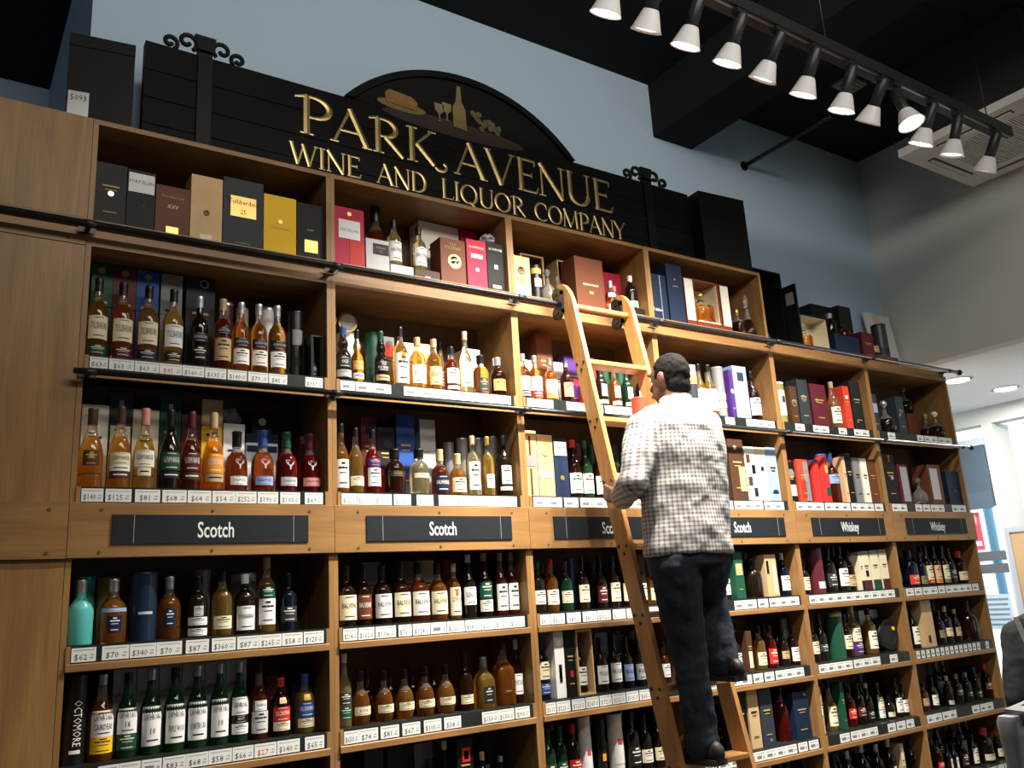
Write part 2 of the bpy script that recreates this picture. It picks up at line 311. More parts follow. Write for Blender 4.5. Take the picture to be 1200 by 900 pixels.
def make_bay(i):
    x0, x1 = XS[i-1], XS[i]; W = x1-x0; cx = (x0+x1)/2; t = .019
    sign = 'Scotch' if i <= 4 else 'Whiskey'
    b = empty('bookcase', (cx, 0, 0)); tag(b, '%s tall oak bookcase from the left, with black name plate and filled shelves' % ORD[i], 'bookcase', 'oak bookcases in the row')
    def P(name, a0, a1, y0, y1, z0, z1, m, par=b, bev=0): return pbox(name, par, a0-cx, a1-cx, y0, y1, z0, z1, m, bev)
    P('side_panel', x0+.0005, x0+t, 0, .41, 0, 2.995, OAK_V); P('side_panel', x1-t, x1-.0005, 0, .41, 0, 2.995, OAK_V)
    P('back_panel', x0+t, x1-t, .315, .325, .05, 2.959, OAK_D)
    P('top_panel', x0+.0005, x1-.0005, -.008, .41, 2.959, 2.995, OAK_H, bev=.003) if False else P('top_panel', x0+t, x1-t, 0.0, .41, 2.959, 2.995, OAK_H)
    P('top_rail', x0+.0005, x1-.0005, .014, .41, 2.995, 3.034, OAK_H)
    P('plinth', x0+t, x1-t, .03, .06, 0, .05, OAK_H)
    for r in range(2, 8):
        z = ROWZ[r]
        P('shelf_board', x0+t, x1-t, .013, .315, z-.028, z-.0005, LAMINATE)
        hs = {2: .05, 3: .056}.get(r, .056)
        ps = P('price_strip', x0+t+.014, x1-t-.014, -.003, .0128, z-hs, z-.001, STRIP)
        MB().box(x0+t-cx, x1-t-cx, .0131, .10, z-.0004, z, STRIP).build('shelf_liner', ps)
        for a0, a1 in ((x0+t, x0+t+.0138), (x1-t-.0138, x1-t)): P('corner_block', a0, a1, -.004, .0128, z-hs, z-.001, OAK_V)
        if r == 2: P('shelf_edge', x0+t, x1-t, .0, .0128, z-hs-.03, z-hs-.0005, OAK_H)
        elif r > 3: P('shelf_edge', x0+t, x1-t, -.010, .0128, z-hs-.027, z-hs-.0005, OAK_H, bev=.003)
        # price tags
        th = hs*.80
        if (i, r) in TAGS:
            for p0, p1, s, red in TAGS[(i, r)]:
                a0 = px_X(p0, -.004, z-hs/2); a1 = px_X(p1, -.004, z-hs/2); a0 = max(a0, x0+t+.016); a1 = min(a1, x1-t-.016)
                link('price_tag', tag_mesh(round((a1-a0)*200)/200-.001, th, s, red), ps, ((a0+a1)/2-cx, -.0032, z-hs*.93))
        elif r < 7 or i > 3:
            random.seed(i*10+r); n = 10; u = x0+t+.02
            vert = (i == 6 and r == 5)
            while u < x1-t-.08:
                tw = .035 if vert else random.choice((.075, .08, .085))
                if random.random() > (.22 if r in (2,) or (i == 6 and r in (3, 6)) else .05):
                    link('price_tag', tag_mesh(tw-.001, th, '', 0), ps, (u+tw/2-cx, -.0032, z-hs*.93))
                u += tw+(.018 if vert else random.choice((.0005, .0005, .012)))
    # name band with plate
    hb = P('name_board', x0+.001, x1-.001, -.016, .0125, 1.83, 2.0175, OAK_H, bev=.002)
    pl = P('name_plate', x0+.135, x0+.838, -.021, -.0162, 1.874, 1.976, plain('plate_slate', (.014, .018, .024), .6, noise=.15, nscale=30, spec=.2))
    for u in (.205, .778): MB().box(x0+u-cx, x0+u+.002-cx, -.0216, -.0211, 1.875, 1.975, plain('plate_line', (.35, .33, .28), .6)).build('score_line', pl)
    mb = MB(); text_faces(mb, sign, 0, 1.9245, .058, .17 if sign == 'Scotch' else .17, plain('chalk_white', (.82, .83, .82), .6), -.0216, sx=.62, res=3); mb.build('lettering', pl, (x0+.4865-cx, 0, 0))
    plugm = MB().lathe([(.006, 0), (.005, .002)], OAK_D, 10, M=Matrix.Rotation(math.pi/2, 4, 'X')).mesh('screw_plug')
    for u in (.10, .475, .845):
        for z in (1.992, 1.848): link('screw_plug', plugm, hb, (x0+u-cx, -.0162, z))
for i in range(1, 7): make_bay(i)
def make_upper(i):
    x0, x1 = XS[i-1], XS[i]; cx = (x0+x1)/2; t = .019
    b = empty('upper_bookcase', (cx, 0, 3.034)); tag(b, '%s open oak top cubby from the left, above the ladder rail' % ORD[i], 'bookcase', 'oak top cubbies under the shop sign')
    def P(name, a0, a1, y0, y1, z0, z1, m): return pbox(name, b, a0-cx, a1-cx, y0, y1, z0-3.034, z1-3.034, m)
    P('side_panel', x0+.0005, x0+t, 0, .41, 3.065, 3.457, OAK_V); P('side_panel', x1-t, x1-.0005, 0, .41, 3.065, 3.457, OAK_V)
    P('bottom_panel', x0+.0005, x1-.0005, 0, .41, 3.0345, 3.0640, OAK_H); P('shelf_liner', x0+t, x1-t, .012, .314, 3.0641, 3.065, LAMINATE); P('top_panel', x0+.0005, x1-.0005, 0, .41, 3.457, 3.477, OAK_H); P('back_panel', x0+t, x1-t, .315, .325, 3.065, 3.457, OAK_D)  # dark liner, out of view, added to cut light bouncing up in the cubby
for i in range(1, 5): make_upper(i)
# plain oak end panel on the left
lp = empty('end_panel', (-.65, 0, 0)); tag(lp, 'plain oak panel wall left of the first bookcase', 'panel')
for nm, z0, z1, y in (('lower_board', 0, 1.828, 0), ('band_board', 1.83, 2.0175, -.016), ('middle_board', 2.0185, 2.957, 0), ('rail_board', 2.959, 2.995, -.004), ('rail_board', 2.9955, 3.034, .012), ('rail_board', 3.0345, 3.0648, 0), ('upper_board', 3.066, 3.477, 0)):
    pbox(nm, lp, -.75, .6488, y, .41, z0, z1, OAK_H if 'rail' in nm or 'band' in nm else OAK_V)
plugm = MB().lathe([(.007, 0), (.006, .002)], OAK_D, 10, M=Matrix.Rotation(math.pi/2, 4, 'X')).mesh('screw_plug')
for x in (-.06, -.28):
    for z, y in ((1.992, -.0162), (1.848, -.0162), (3.05, -.0002), (2.977, -.0042)): link('screw_plug', plugm, lp, (x+.65, y, z))
# ladder rails
RAIL = plain('rail_black', (.018, .019, .021), .38)
def rail(Y, Z, xa, xb, rad, lab, seams):
    r = empty('ladder_rail', (xa, Y, Z)); tag(r, lab, 'rail')
    MB().tube([(0, 0, 0), (xb-xa, 0, 0)], rad, RAIL, 14).build('tube', r)
    MB().lathe([(rad*1.6, 0), (rad*1.7, .01), (rad*1.2, .025)], RAIL, 14, M=Matrix.Translation((xb-xa, 0, 0)) @ Matrix.Rotation(math.pi/2, 4, 'Y')).build('end_cap', r)
    for x in seams:
        mb = MB(); yy = -Y-.0045
        mb.box(x-xa-.008, x-xa+.008, rad*.6, yy, -.007, .007, RAIL); mb.box(x-xa-.03, x-xa+.03, yy-.004, yy, -.010, .010, RAIL)
        mb.tube([(x-xa-.022, 0, 0), (x-xa+.022, 0, 0)], rad*1.15, RAIL, 14); mb.build('bracket', r)
rail(-.07, 3.015, -1.3, 5.70, .0125, 'upper black ladder rail running along the bookcases below the top cubbies', [0.0]+XS[1:6]+[5.58])
rail(-.055, 2.468, -.02, 5.70, .0105, 'lower black ladder rail running under the second shelf price tags', [0.03]+XS[1:6]+[5.6])
# ------------------------------------------------------------------ shop sign
SIGNB = plain('sign_black', (.006, .006, .0065), .6, noise=.35, nscale=3.0, spec=.15); SGOLD = plain('sign_gold', (.62, .47, .20), .36, .85)
sg = empty('shop_sign', (1.77, .15, 3.477)); tag(sg, 'black arched wooden shop sign with gold raised lettering on top of the bookcases', 'sign')
SX, SZ = 1.77, 3.477
R_ = .923; cxa = 1.773; cza = 3.985-(R_-.31)
def arch_pts(R, n=28, zb=3.985):
    a0 = math.acos((zb-cza)/R); return [(cxa+R*math.sin(a), cza+R*math.cos(a)) for a in [a0-2*a0*k/n for k in range(n+1)]]
L_ = lambda pts: [(x-SX, z-SZ) for x, z in pts]
# planks of the long board, each a part
zz = [3.479, 3.60, 3.72, 3.85, 3.985]
for k in range(4): pbox('plank', sg, .195-SX, 3.352-SX, 0, .045, zz[k]-SZ+.0008, zz[k+1]-SZ-.0008, SIGNB, bev=.002)
MB().prism(L_(arch_pts(R_)), 0, .045, SIGNB).build('arch_board', sg)
o_, i_ = arch_pts(R_), arch_pts(R_-.035); mb = MB()
mb2 = MB(); n = len(o_)
for pts, y in ((o_, -.018), (i_, -.018), (o_, -.0005), (i_, -.0005)): mb2.add([(x-SX, y, z-SZ) for x, z in pts])
for k in range(n-1):
    mb2.face((k, k+1, n+k+1, n+k), SIGNB); mb2.face((2*n+k, k, k+1, 2*n+k+1)[::-1], SIGNB); mb2.face((n+k, n+k+1, 3*n+k+1, 3*n+k), SIGNB)
mb2.build('arch_moulding', sg)
# carved letters: every stroke is a ridge
def ridge(mb, pts, wid, h, mat):
    pts = [Vector((p[0], 0, p[1])) for p in pts]; n = len(pts); A = []
    for i, p in enumerate(pts):
        d = (pts[min(i+1, n-1)]-pts[max(i-1, 0)]).normalized(); nn = Vector((-d.z, 0, d.x)); w = wid[i]/2
        A.append(mb.add([p+nn*w, p+Vector((0, -h*min(1, wid[i]/.14), 0)), p-nn*w]))
    for a, b in zip(A, A[1:]): mb.face((a, a+1, b+1, b), mat); mb.face((a+1, a+2, b+2, b+1), mat)
    mb.face((A[0], A[0]+2, A[0]+1), mat); mb.face((A[-1], A[-1]+1, A[-1]+2), mat)
def arc(cx, cz, rx, rz, a0, a1, thin, thick, n=14):
    pts, w = [], []
    for k in range(n+1):
        a = math.radians(a0+(a1-a0)*k/n); pts.append((cx+rx*math.cos(a), cz+rz*math.sin(a))); w.append(thin+(thick-thin)*abs(math.cos(a)))
    return pts, w
def ln(x0, z0, x1, z1, w, w2=None): return [(x0, z0), (x1, z1)], [w, w2 if w2 else w]
K_, N_ = .15, .07
def serif(x, z, s=.13): return ln(x-s, z, x+s, z, .045)
GLY = {
 'P': (.68, [ln(.18, 0, .18, 1, K_), ln(.18, .97, .32, .97, N_), arc(.32, .71, .32, .26, 90, -90, N_, K_), ln(.32, .45, .18, .45, N_), serif(.18, .02), ln(-.06, .90, .2, .985, .06, .09)]),
 'A': (.86, [ln(.06, .02, .42, 1, N_), ln(.40, 1, .78, .02, K_), ln(.17, .36, .62, .36, N_), serif(.06, .02, .09), serif(.78, .02, .11)]),
 'R': (.82, [ln(.18, 0, .18, 1, K_), ln(.18, .97, .32, .97, N_), arc(.32, .73, .28, .24, 90, -90, N_, K_), ln(.32, .49, .18, .49, N_), serif(.18, .02), ln(.36, .48, .76, 0, K_, .10), ln(-.04, .92, .2, .985, .06, .09)]),
 'K': (.86, [ln(.16, 0, .16, 1, K_), serif(.16, .02), serif(.16, .98), ln(.66, 1, .24, .5, N_), serif(.66, .98, .1), ln(.28, .54, .70, .02, K_, .13), arc(.86, .03, .14, .12, 200, 420, .10, .08)]),
 'V': (.84, [ln(.06, .98, .42, 0, K_), ln(.42, 0, .76, .98, N_), serif(.06, .98, .1), serif(.76, .98, .09)]),
 'E': (.66, [ln(.16, 0, .16, 1, K_), ln(.06, .97, .58, .97, N_), ln(.16, .52, .48, .52, N_), ln(.06, .03, .60, .03, N_), ln(.58, .98, .58, .82, .05), ln(.48, .6, .48, .44, .04), ln(.60, .0, .66, .20, .06, .04)]),
 'N': (.86, [ln(.12, 0, .12, 1, N_), ln(.08, 1, .74, 0, K_), ln(.74, 0, .74, 1, N_), serif(.12, .02, .1), serif(.74, .98, .1)]),
 'U': (.84, [ln(.14, 1, .14, .32, K_), arc(.42, .32, .28, .31, 180, 360, N_, K_), ln(.70, .32, .70, 1, N_), serif(.14, .98, .1), serif(.70, .98, .1)]),
 'W': (1.15, [ln(.05, .98, .32, 0, K_), ln(.32, 0, .56, .98, N_), ln(.52, .98, .80, 0, K_), ln(.80, 0, 1.06, .98, N_), serif(.05, .98, .09), serif(1.06, .98, .08)]),
 'I': (.34, [ln(.17, 0, .17, 1, K_), serif(.17, .02), serif(.17, .98)]),
 'D': (.84, [ln(.16, 0, .16, 1, K_), ln(.06, .97, .34, .97, N_), arc(.34, .5, .42, .47, 90, -90, N_, K_), ln(.34, .03, .06, .03, N_)]),
 'L': (.64, [ln(.16, 0, .16, 1, K_), serif(.16, .98), ln(.06, .03, .58, .03, N_), ln(.58, 0, .63, .2, .06, .04)]),
 'O': (.92, [arc(.46, .5, .39, .47, 0, 360, N_, K_, 26)]),
 'Q': (.96, [arc(.46, .5, .39, .47, 0, 360, N_, K_, 26), ln(.48, .10, .92, -.22, .12, .06)]),
 'C': (.86, [arc(.48, .5, .40, .47, 50, 310, N_, K_, 20), ln(.75, .86, .75, .66, .05)]),
 'M': (1.06, [ln(.10, 0, .16, 1, N_), ln(.14, 1, .52, .04, K_), ln(.52, .04, .90, 1, N_), ln(.88, 1, .94, 0, K_), serif(.10, .02, .1), serif(.94, .02, .1)]),
 'Y': (.80, [ln(.06, .98, .40, .46, K_), ln(.40, .46, .74, .98, N_), ln(.40, .5, .40, 0, K_), serif(.40, .02, .12), serif(.06, .98, .09), serif(.74, .98, .08)]),
}
def word(s, xa, xb, base, cap, first=1.0):
    hs = [cap*(first if k == 0 else 1.0) for k in range(len(s))]
    adv = sum(GLY[c][0]*h for c, h in zip(s, hs)); kx = (xb-xa)/adv; x = xa
    for c, h in zip(s, hs):
        wd, strokes = GLY[c]; mb = MB()
        for pts, wid in strokes: ridge(mb, [(px*h*kx, pz*h) for px, pz in pts], [q*h for q in wid], .016, SGOLD)
        mb.build('letter', sg, (x-SX, -.0005, base-SZ)); x += wd*h*kx
word('PARK', .855, 1.60, 3.735, .19, 1.06); word('AVENUE', 1.68, 2.725, 3.725, .195)
for s, a, b_ in (('WINE', .82, 1.165), ('AND', 1.245, 1.515), ('LIQUOR', 1.595, 2.11), ('COMPANY', 2.165, 2.805)): word(s, a, b_, 3.572, .108)
# painted still life in the arch: shallow relief pieces
def relief(name, poly, c, y=-.006, par=sg):
    return MB().prism([(x-SX, z-SZ) for x, z in poly], y, -.0006, plain('paint_'+name, c, .55, noise=.3, nscale=25)).build(name, par)
ell = lambda cx, cz, rx, rz, n=20: [(cx+rx*math.cos(2*math.pi*k/n), cz+rz*math.sin(2*math.pi*k/n)) for k in range(n)]
relief('painted_table', ell(1.70, 3.975, .42, .045, 30), (.035, .018, .012), -.003)
relief('painted_plate', ell(1.388, 4.018, .135, .028), (.20, .145, .045), -.006)
relief('painted_cheese', [(1.30, 4.02), (1.47, 4.012), (1.475, 4.06), (1.44, 4.082), (1.32, 4.092), (1.295, 4.07)], (.24, .13, .03), -.010)
relief('painted_bottle', [(1.68, 3.985), (1.76, 3.98), (1.755, 4.10), (1.735, 4.14), (1.73, 4.23), (1.71, 4.23), (1.70, 4.14), (1.68, 4.10)], (.20, .155, .045), -.010)
for gx, gz in ((1.60, 4.035), (1.645, 4.05)):
    relief('painted_glass', [(gx-.028, gz+.06), (gx-.024, gz+.018), (gx-.004, gz), (gx-.004, gz-.038), (gx-.022, gz-.042), (gx+.022, gz-.042), (gx+.004, gz-.038), (gx+.004, gz), (gx+.024, gz+.018), (gx+.028, gz+.06)], (.22, .175, .07), -.008)
random.seed(3)
for k in range(18):
    gx = 1.80+random.random()*.17; gz = 4.015+random.random()*.10*(1-(gx-1.80)/.24)
    relief('painted_grape', ell(gx, gz, .017, .017, 10), (.09+.04*random.random(), .09, .035), -.007-.0003*k)
# iron straps with scrolls
IRON = plain('wrought_iron', (.008, .008, .009), .5, spec=.25)
for x in (.437, 3.01):
    st = MB().box(x-.03-SX, x+.03-SX, -.012, -.0006, .003, .53, IRON).build('iron_strap', sg)
    MB().prism([(x-.03-SX, .515), (x+.03-SX, .515), (x+.045-SX, .60), (x-.045-SX, .60)], -.012, .02, IRON).build('strap_cup', st)
    for sd in (-1, 1):
        for cx_, cz_, r in ((.075, .560, .044), (.145, .535, .034)):
            pts = [(x-SX+sd*(cx_+r*(1-.045*k)*math.cos(math.pi*1.3-k*.42)), .005, cz_+r*(1-.045*k)*math.sin(math.pi*1.3-k*.42)) for k in range(17)]
            MB().tube(pts, .010, IRON, 8).build('scroll', st)
# ------------------------------------------------------------------ track lights
TY, TZ = -1.15, 4.11
tr = empty('light_track', (0, TY, TZ)); tag(tr, 'black lighting track hanging below the dark ceiling', 'light track')
TR = plain('track_black', (.02, .021, .024), .4)
pbox('track_bar', tr, 1.0, 4.72, -.02, .02, -.03, .03, TR); pbox('carrier_beam', tr, 1.0, 4.72, .03, .075, -.005, .055, TR)
pbox('conductor_slot', tr, 1.0, 4.72, -.006, .006, -.033, -.0302, plain('slot_metal', (.35, .37, .4), .3, .8))
for x in (1.6, 3.1, 4.6): MB().tube([(x, 0.05, .055), (x, .05, CZ-TZ)], .004, TR, 8).build('hanger_rod', tr)
LAMPS = [(709,12,0,30),(755,30,1,34),(803,50,0,30),(852,70,0,30),(893,90,1,36),(940,107,0,30),(985,127,0,26),(1015,138,1,38),(1067,152,0,-14),(1078,165,0,30),(1114,178,1,22),(1152,197,1,32)]
SHADE = plain('shade_white', (.82, .82, .84), .35); BULB_ON = plain('bulb_on', (1, 1, 1), .5, emit=((1, .93, .82), 9.0)); BULB_OFF = plain('bulb_dim', (1, 1, 1), .4, emit=((1, .93, .82), 1.2))
cyl_m = MB().lathe([(.026, -.015), (.028, -.01), (.028, .12), (.022, .128)], TR, 18).mesh('housing')
sh_m = MB().lathe([(.032, -.010), (.037, -.018), (.064, -.092), (.068, -.096), (.063, -.094), (.034, -.024)], SHADE, 24, cap0=True, cap1=False).mesh('shade')
bu_on = MB().lathe([(.02, -.086), (.045, -.088), (.058, -.082), (.047, -.055)], BULB_ON, 20).mesh('bulb'); bu_off = MB().lathe([(.02, -.086), (.045, -.088), (.058, -.082), (.047, -.055)], BULB_OFF, 20).mesh('bulb')
yk_m = MB().box(-.034, .034, -.006, .006, .10, .112, TR).box(-.034, -.029, -.006, .006, .03, .112, TR).box(.029, .034, -.006, .006, .03, .112, TR).mesh('yoke')
LORD = ORD
for k, (px, py, off, tilt) in enumerate(LAMPS):
    tl = math.radians(tilt); Lx = .096+.11
    # pivot sits under the track; the mouth is Lx down the axis
    zp = TZ-.055; ym = TY+Lx*math.sin(tl); zm = zp-Lx*math.cos(tl)
    X = px_X(px, ym, zm); dz = py_z(py, X, ym)-zm; dz = max(-.05, min(.05, dz))
    r = empty('track_light', (X, TY, TZ-.0345)); tag(r, '%s track spotlight from the left, white cone shade on black cylinder' % ORD[k+1], 'spotlight', 'track spotlights')
    MB().box(-.03, .03, -.018, .018, -.022, 0, TR).tube([(0, 0, -.02), (0, 0, -.05)], .007, TR, 8).build('adapter', r)
    hd = link('housing', cyl_m, r, (0, Lx*math.sin(tl)*.51-.0, -.037-Lx*math.cos(tl)*.54+dz*.4)); hd.rotation_euler = (tl, 0, random.uniform(-.12, .12))
    link('shade', sh_m, hd); link('bulb', bu_off if off else bu_on, hd); link('yoke', yk_m, hd)
    l = bpy.data.lights.new('spot_lamp', 'SPOT'); l.energy = LAMP_POWER*(1.0 if not off else .3)*(1, 1, 1, 1, 1, .9, .7, .6, .5, .5, .5, .5)[k]; l.color = (1.0, .93, .82); l.spot_size = math.radians(104); l.spot_blend = 1.0; l.shadow_soft_size = .04
    lo = bpy.data.objects.new('spot_lamp', l); COL.objects.link(lo); lo.parent = hd; lo.location = (0, 0, -.10); lo.rotation_euler.x = -math.radians(12)
# ------------------------------------------------------------------ ceiling cassette air conditioner
AC = empty('air_conditioner', (5.21, -.90, 4.30)); tag(AC, 'white ceiling cassette air conditioner with louvred grille at top right', 'air conditioner')
ACW = plain('ac_white', (.88, .88, .84), .5); ACD = plain('ac_slot', (.06, .06, .06), .6); h = .455
pbox('case', AC, -.40, .40, -.40, .40, .05, .615, plain('ac_case', (.03, .03, .03), .7))
mb = MB(); q = .27
for a in ((-h, h, -h, -q), (-h, h, q, h), (-h, -q, -q, q), (q, h, -q, q)): mb.box(*a, 0, .055, ACW)
mb.build('frame', AC)
for a in ((-.24, .24, -.385, -.335), (-.24, .24, .335, .385), (-.385, -.335, -.24, .24), (.335, .385, -.24, .24)):
    s_ = pbox('air_slot', AC, *a, -.004, -.0005, ACD)
    if a[1]-a[0] > .3: MB().box(a[0]+.01, a[1]-.01, a[2]+.012, a[3]-.012, -.012, -.0045, ACW).build('vane', s_)
    else: MB().box(a[0]+.012, a[1]-.012, a[2]+.01, a[3]-.01, -.012, -.0045, ACW).build('vane', s_)
mb = MB()
for k in range(30): y = -q+.009+k*.018; mb.box(-q+.003, q-.003, y-.005, y+.005, .004, .02, ACW)
g = mb.build('grille', AC); g['kind'] = 'stuff'
pbox('grille_back', AC, -q+.002, q-.002, -q+.002, q-.002, .03, .05, ACD)
# ------------------------------------------------------------------ bottles, tubes, boxes
SHP = {  # profile (radius 1 = half width, height 1), fill line, cap (z0, radius), default label span, width/height
 'std':  ([(.90,0),(.98,.012),(1,.03),(1,.55),(.965,.60),(.82,.66),(.52,.715),(.40,.755),(.37,.80),(.36,.90)], .70, (.84,.41), (.12,.50), .27),
 'tall': ([(.92,0),(1,.02),(1,.50),(.96,.55),(.76,.625),(.50,.69),(.40,.75),(.36,.82),(.36,.92)], .66, (.87,.40), (.12,.46), .25),
 'glenm':([(.88,0),(.97,.012),(1,.03),(.99,.38),(.95,.46),(.82,.55),(.60,.63),(.44,.69),(.39,.74),(.37,.84)], .64, (.79,.41), (.14,.46), .30),
 'dalm': ([(.94,0),(1,.02),(1,.40),(.97,.49),(.85,.565),(.60,.63),(.42,.67),(.39,.72),(.38,.80)], .62, (.74,.44), (.10,.25), .42),
 'roth': ([(.72,0),(.84,.02),(.97,.14),(1,.24),(.99,.36),(.90,.48),(.70,.575),(.46,.64),(.36,.68),(.34,.74),(.34,.88)], .60, (.80,.38), (.16,.36), .38),
 'oldp': ([(.92,0),(1,.02),(1,.42),(.93,.50),(.70,.555),(.50,.59),(.52,.62),(.62,.655),(.63,.70),(.52,.75),(.38,.79),(.36,.90)], .66, (.84,.40), (.12,.24), .33),
 'dumpy':([(.92,0),(1,.02),(1,.46),(.96,.54),(.82,.61),(.55,.68),(.38,.73),(.35,.78),(.35,.90)], .66, (.80,.38), (.14,.44), .41),
 'squat':([(.92,0),(1,.025),(1,.52),(.95,.60),(.78,.675),(.50,.73),(.40,.76),(.40,.88)], .66, (.80,.50), (.14,.48), .46),
}
CAPS = ('black', 'white', 'silver', 'gold', 'brown', 'red', 'blue', 'green', 'maroon', 'tan', 'navy', 'grey', 'pink')
_BM = {}
def body_mesh(sh, sq=0.0):
    if (sh, sq) not in _BM:
        prof, fill, _, _, _ = SHP[sh]; a, b = plain('slot_a', (1, 1, 1)), plain('slot_b', (.5, .5, .5))
        _BM[(sh, sq)] = MB().lathe(prof, a, 24, sq=sq, matf=lambda z: a if z < fill else b).mesh('whisky_bottle')
    return _BM[(sh, sq)]
def cap_mesh(sh, colr):
    key = ('cap', sh, colr)
    if key not in _BM:
        z0, r = SHP[sh][2]; m = col(colr, .35)
        _BM[key] = MB().lathe([(r*.98, z0), (r, z0+.01), (r, .955), (r*1.06, .96), (r*1.06, .985), (r*.96, 1.0)], m, 16).mesh('cap')
    return _BM[key]
def rad_at(sh, z):
    p = SHP[sh][0]
    for (r0, a), (r1, b) in zip(p, p[1:]):
        if a <= z <= b: return r0+(r1-r0)*(z-a)/max(1e-6, b-a)
    return p[-1][0]
def label_mesh(sh, z0, z1, colr, txt, tcol, ang, sq, k):
    key = ('lab', sh, round(z0, 3), round(z1, 3), colr, txt, tcol, ang, sq)
    if key in _BM: return _BM[key]
    mb = MB(); m = col(colr); N = 10; A = math.radians(ang); e = 2+sq*8
    def pt(a, z, off):
        s, c = math.sin(a), math.cos(a); q = 1.0
        if sq > 0: q = 1/((abs(c)**e+abs(s)**e)**(1/e))
        r = rad_at(sh, z)*q+off; return (r*s, -r*c, z)
    zs = [z0, z1] if rad_at(sh, z0) == rad_at(sh, z1) else [z0+(z1-z0)*t/4 for t in range(5)]
    if txt == '@stag':
        h = z1-z0
        def poly(q): n = mb.add([pt(u*.42, z0+h*v, .03) for u, v in q]); mb.face(list(range(n, n+len(q))), m)
        poly([(-.22, .55), (-.12, .0), (.12, .0), (.22, .55), (0, .66)])
        for sg_ in (-1, 1):
            poly([(sg_*.1, .5), (sg_*.28, .5), (sg_*.85, .78), (sg_*.8, .9)][::sg_]); poly([(sg_*.75, .75), (sg_*.9, .8), (sg_*1.0, 1.15), (sg_*.9, 1.15)][::sg_]); poly([(sg_*.4, .62), (sg_*.52, .66), (sg_*.5, 1.02), (sg_*.42, 1.02)][::sg_])
        _BM[key] = mb.mesh('emblem'); return _BM[key]
    rows = [mb.add([pt(-A+2*A*i/N, z, .022) for i in range(N+1)]) for z in zs]
    for a, b in zip(rows, rows[1:]):
        for i in range(N): mb.face((a+i, a+i+1, b+i+1, b+i), m, True)
    ink = col(tcol); h = z1-z0
    def bar(u0, u1, v0, v1, mm):
        n = 4; a0 = [mb.add([pt(A*(u0+(u1-u0)*i/n), z0+h*v, .034) for i in range(n+1)]) for v in (v0, v1)]
        for i in range(n): mb.face((a0[0]+i, a0[0]+i+1, a0[1]+i+1, a0[1]+i), mm, True)
    if txt:
        lines = txt.split('/'); nl = len(lines); yy = .74 if nl > 1 else .58
        for li, s in enumerate(lines):
            vs, fs, wd = text_geo(s); hz = min(.24*h, .075) if nl > 1 else min(.32*h, .085)
            kx = min(hz*k*.72, 1.45*A/wd)
            n = mb.add([pt(x*kx, z0+h*(yy-li*.36)+(y-.5)*hz, .036) for x, y in vs])
            for f in fs: mb.face([n+i for i in f], ink)
        bar(-.5, .5, .12, .16, ink); bar(-.4, .4, .90, .93, ink)
    elif h > .1:
        bar(-.62, .62, .66, .74, ink); bar(-.45, .45, .50, .54, ink); bar(-.25, .25, .82, .90, ink); bar(-.5, .5, .14, .19, ink)
    elif h > .05: bar(-.6, .6, .42, .60, ink)
    _BM[key] = mb.mesh('label'); return _BM[key]
DARKC = ('black', 'charcoal', 'slate', 'brown', 'chestnut', 'maroon', 'crimson', 'red', 'navy', 'blue', 'green', 'purple', 'scarlet', 'teal')
GW = dict(amber='amber', honey='honey coloured', gold='golden', pale='pale gold', orange='orange', russet='dark amber', red='ruby red', brown='brown', dark='dark', green='dark green', clear='clear glass', navy='midnight blue')
COUNT = {}
def bottle(X, Y, Z, w, H, sh, gl, cap, lab, label, kw):
    sq = kw.get('sq', 0.0)
    o = link(kw.get('name', 'whisky_bottle'), body_mesh(sh, sq), None, (X, Y, Z)); o.scale = (w/2, w/2, H)
    o.rotation_euler.z = kw.get('rz', random.uniform(-.10, .10)-.12*min(1, X/3.5))
    for i in (0, 1):
        o.material_slots[i].link = 'OBJECT'
        o.material_slots[i].material = col(gl, .3) if gl in RGB and kw.get('op') else glass(gl, i == 1)
    tag(o, label, 'bottle', 'bottles on the shelves')
    if cap: link('cap', cap_mesh(sh, cap), o)
    if lab:
        spans = lab if isinstance(lab, list) else [(SHP[sh][3][0], SHP[sh][3][1], lab)]
        for L in spans:
            tx = L[3] if len(L) > 3 else None; tcol = L[4] if len(L) > 4 else ('ivory' if L[2] in DARKC else 'charcoal')
            an = L[5] if len(L) > 5 else 62
            link('label', label_mesh(sh, L[0], L[1], L[2], tx, tcol, an, sq, 2*H/w), o)
    return o
_CM = {}
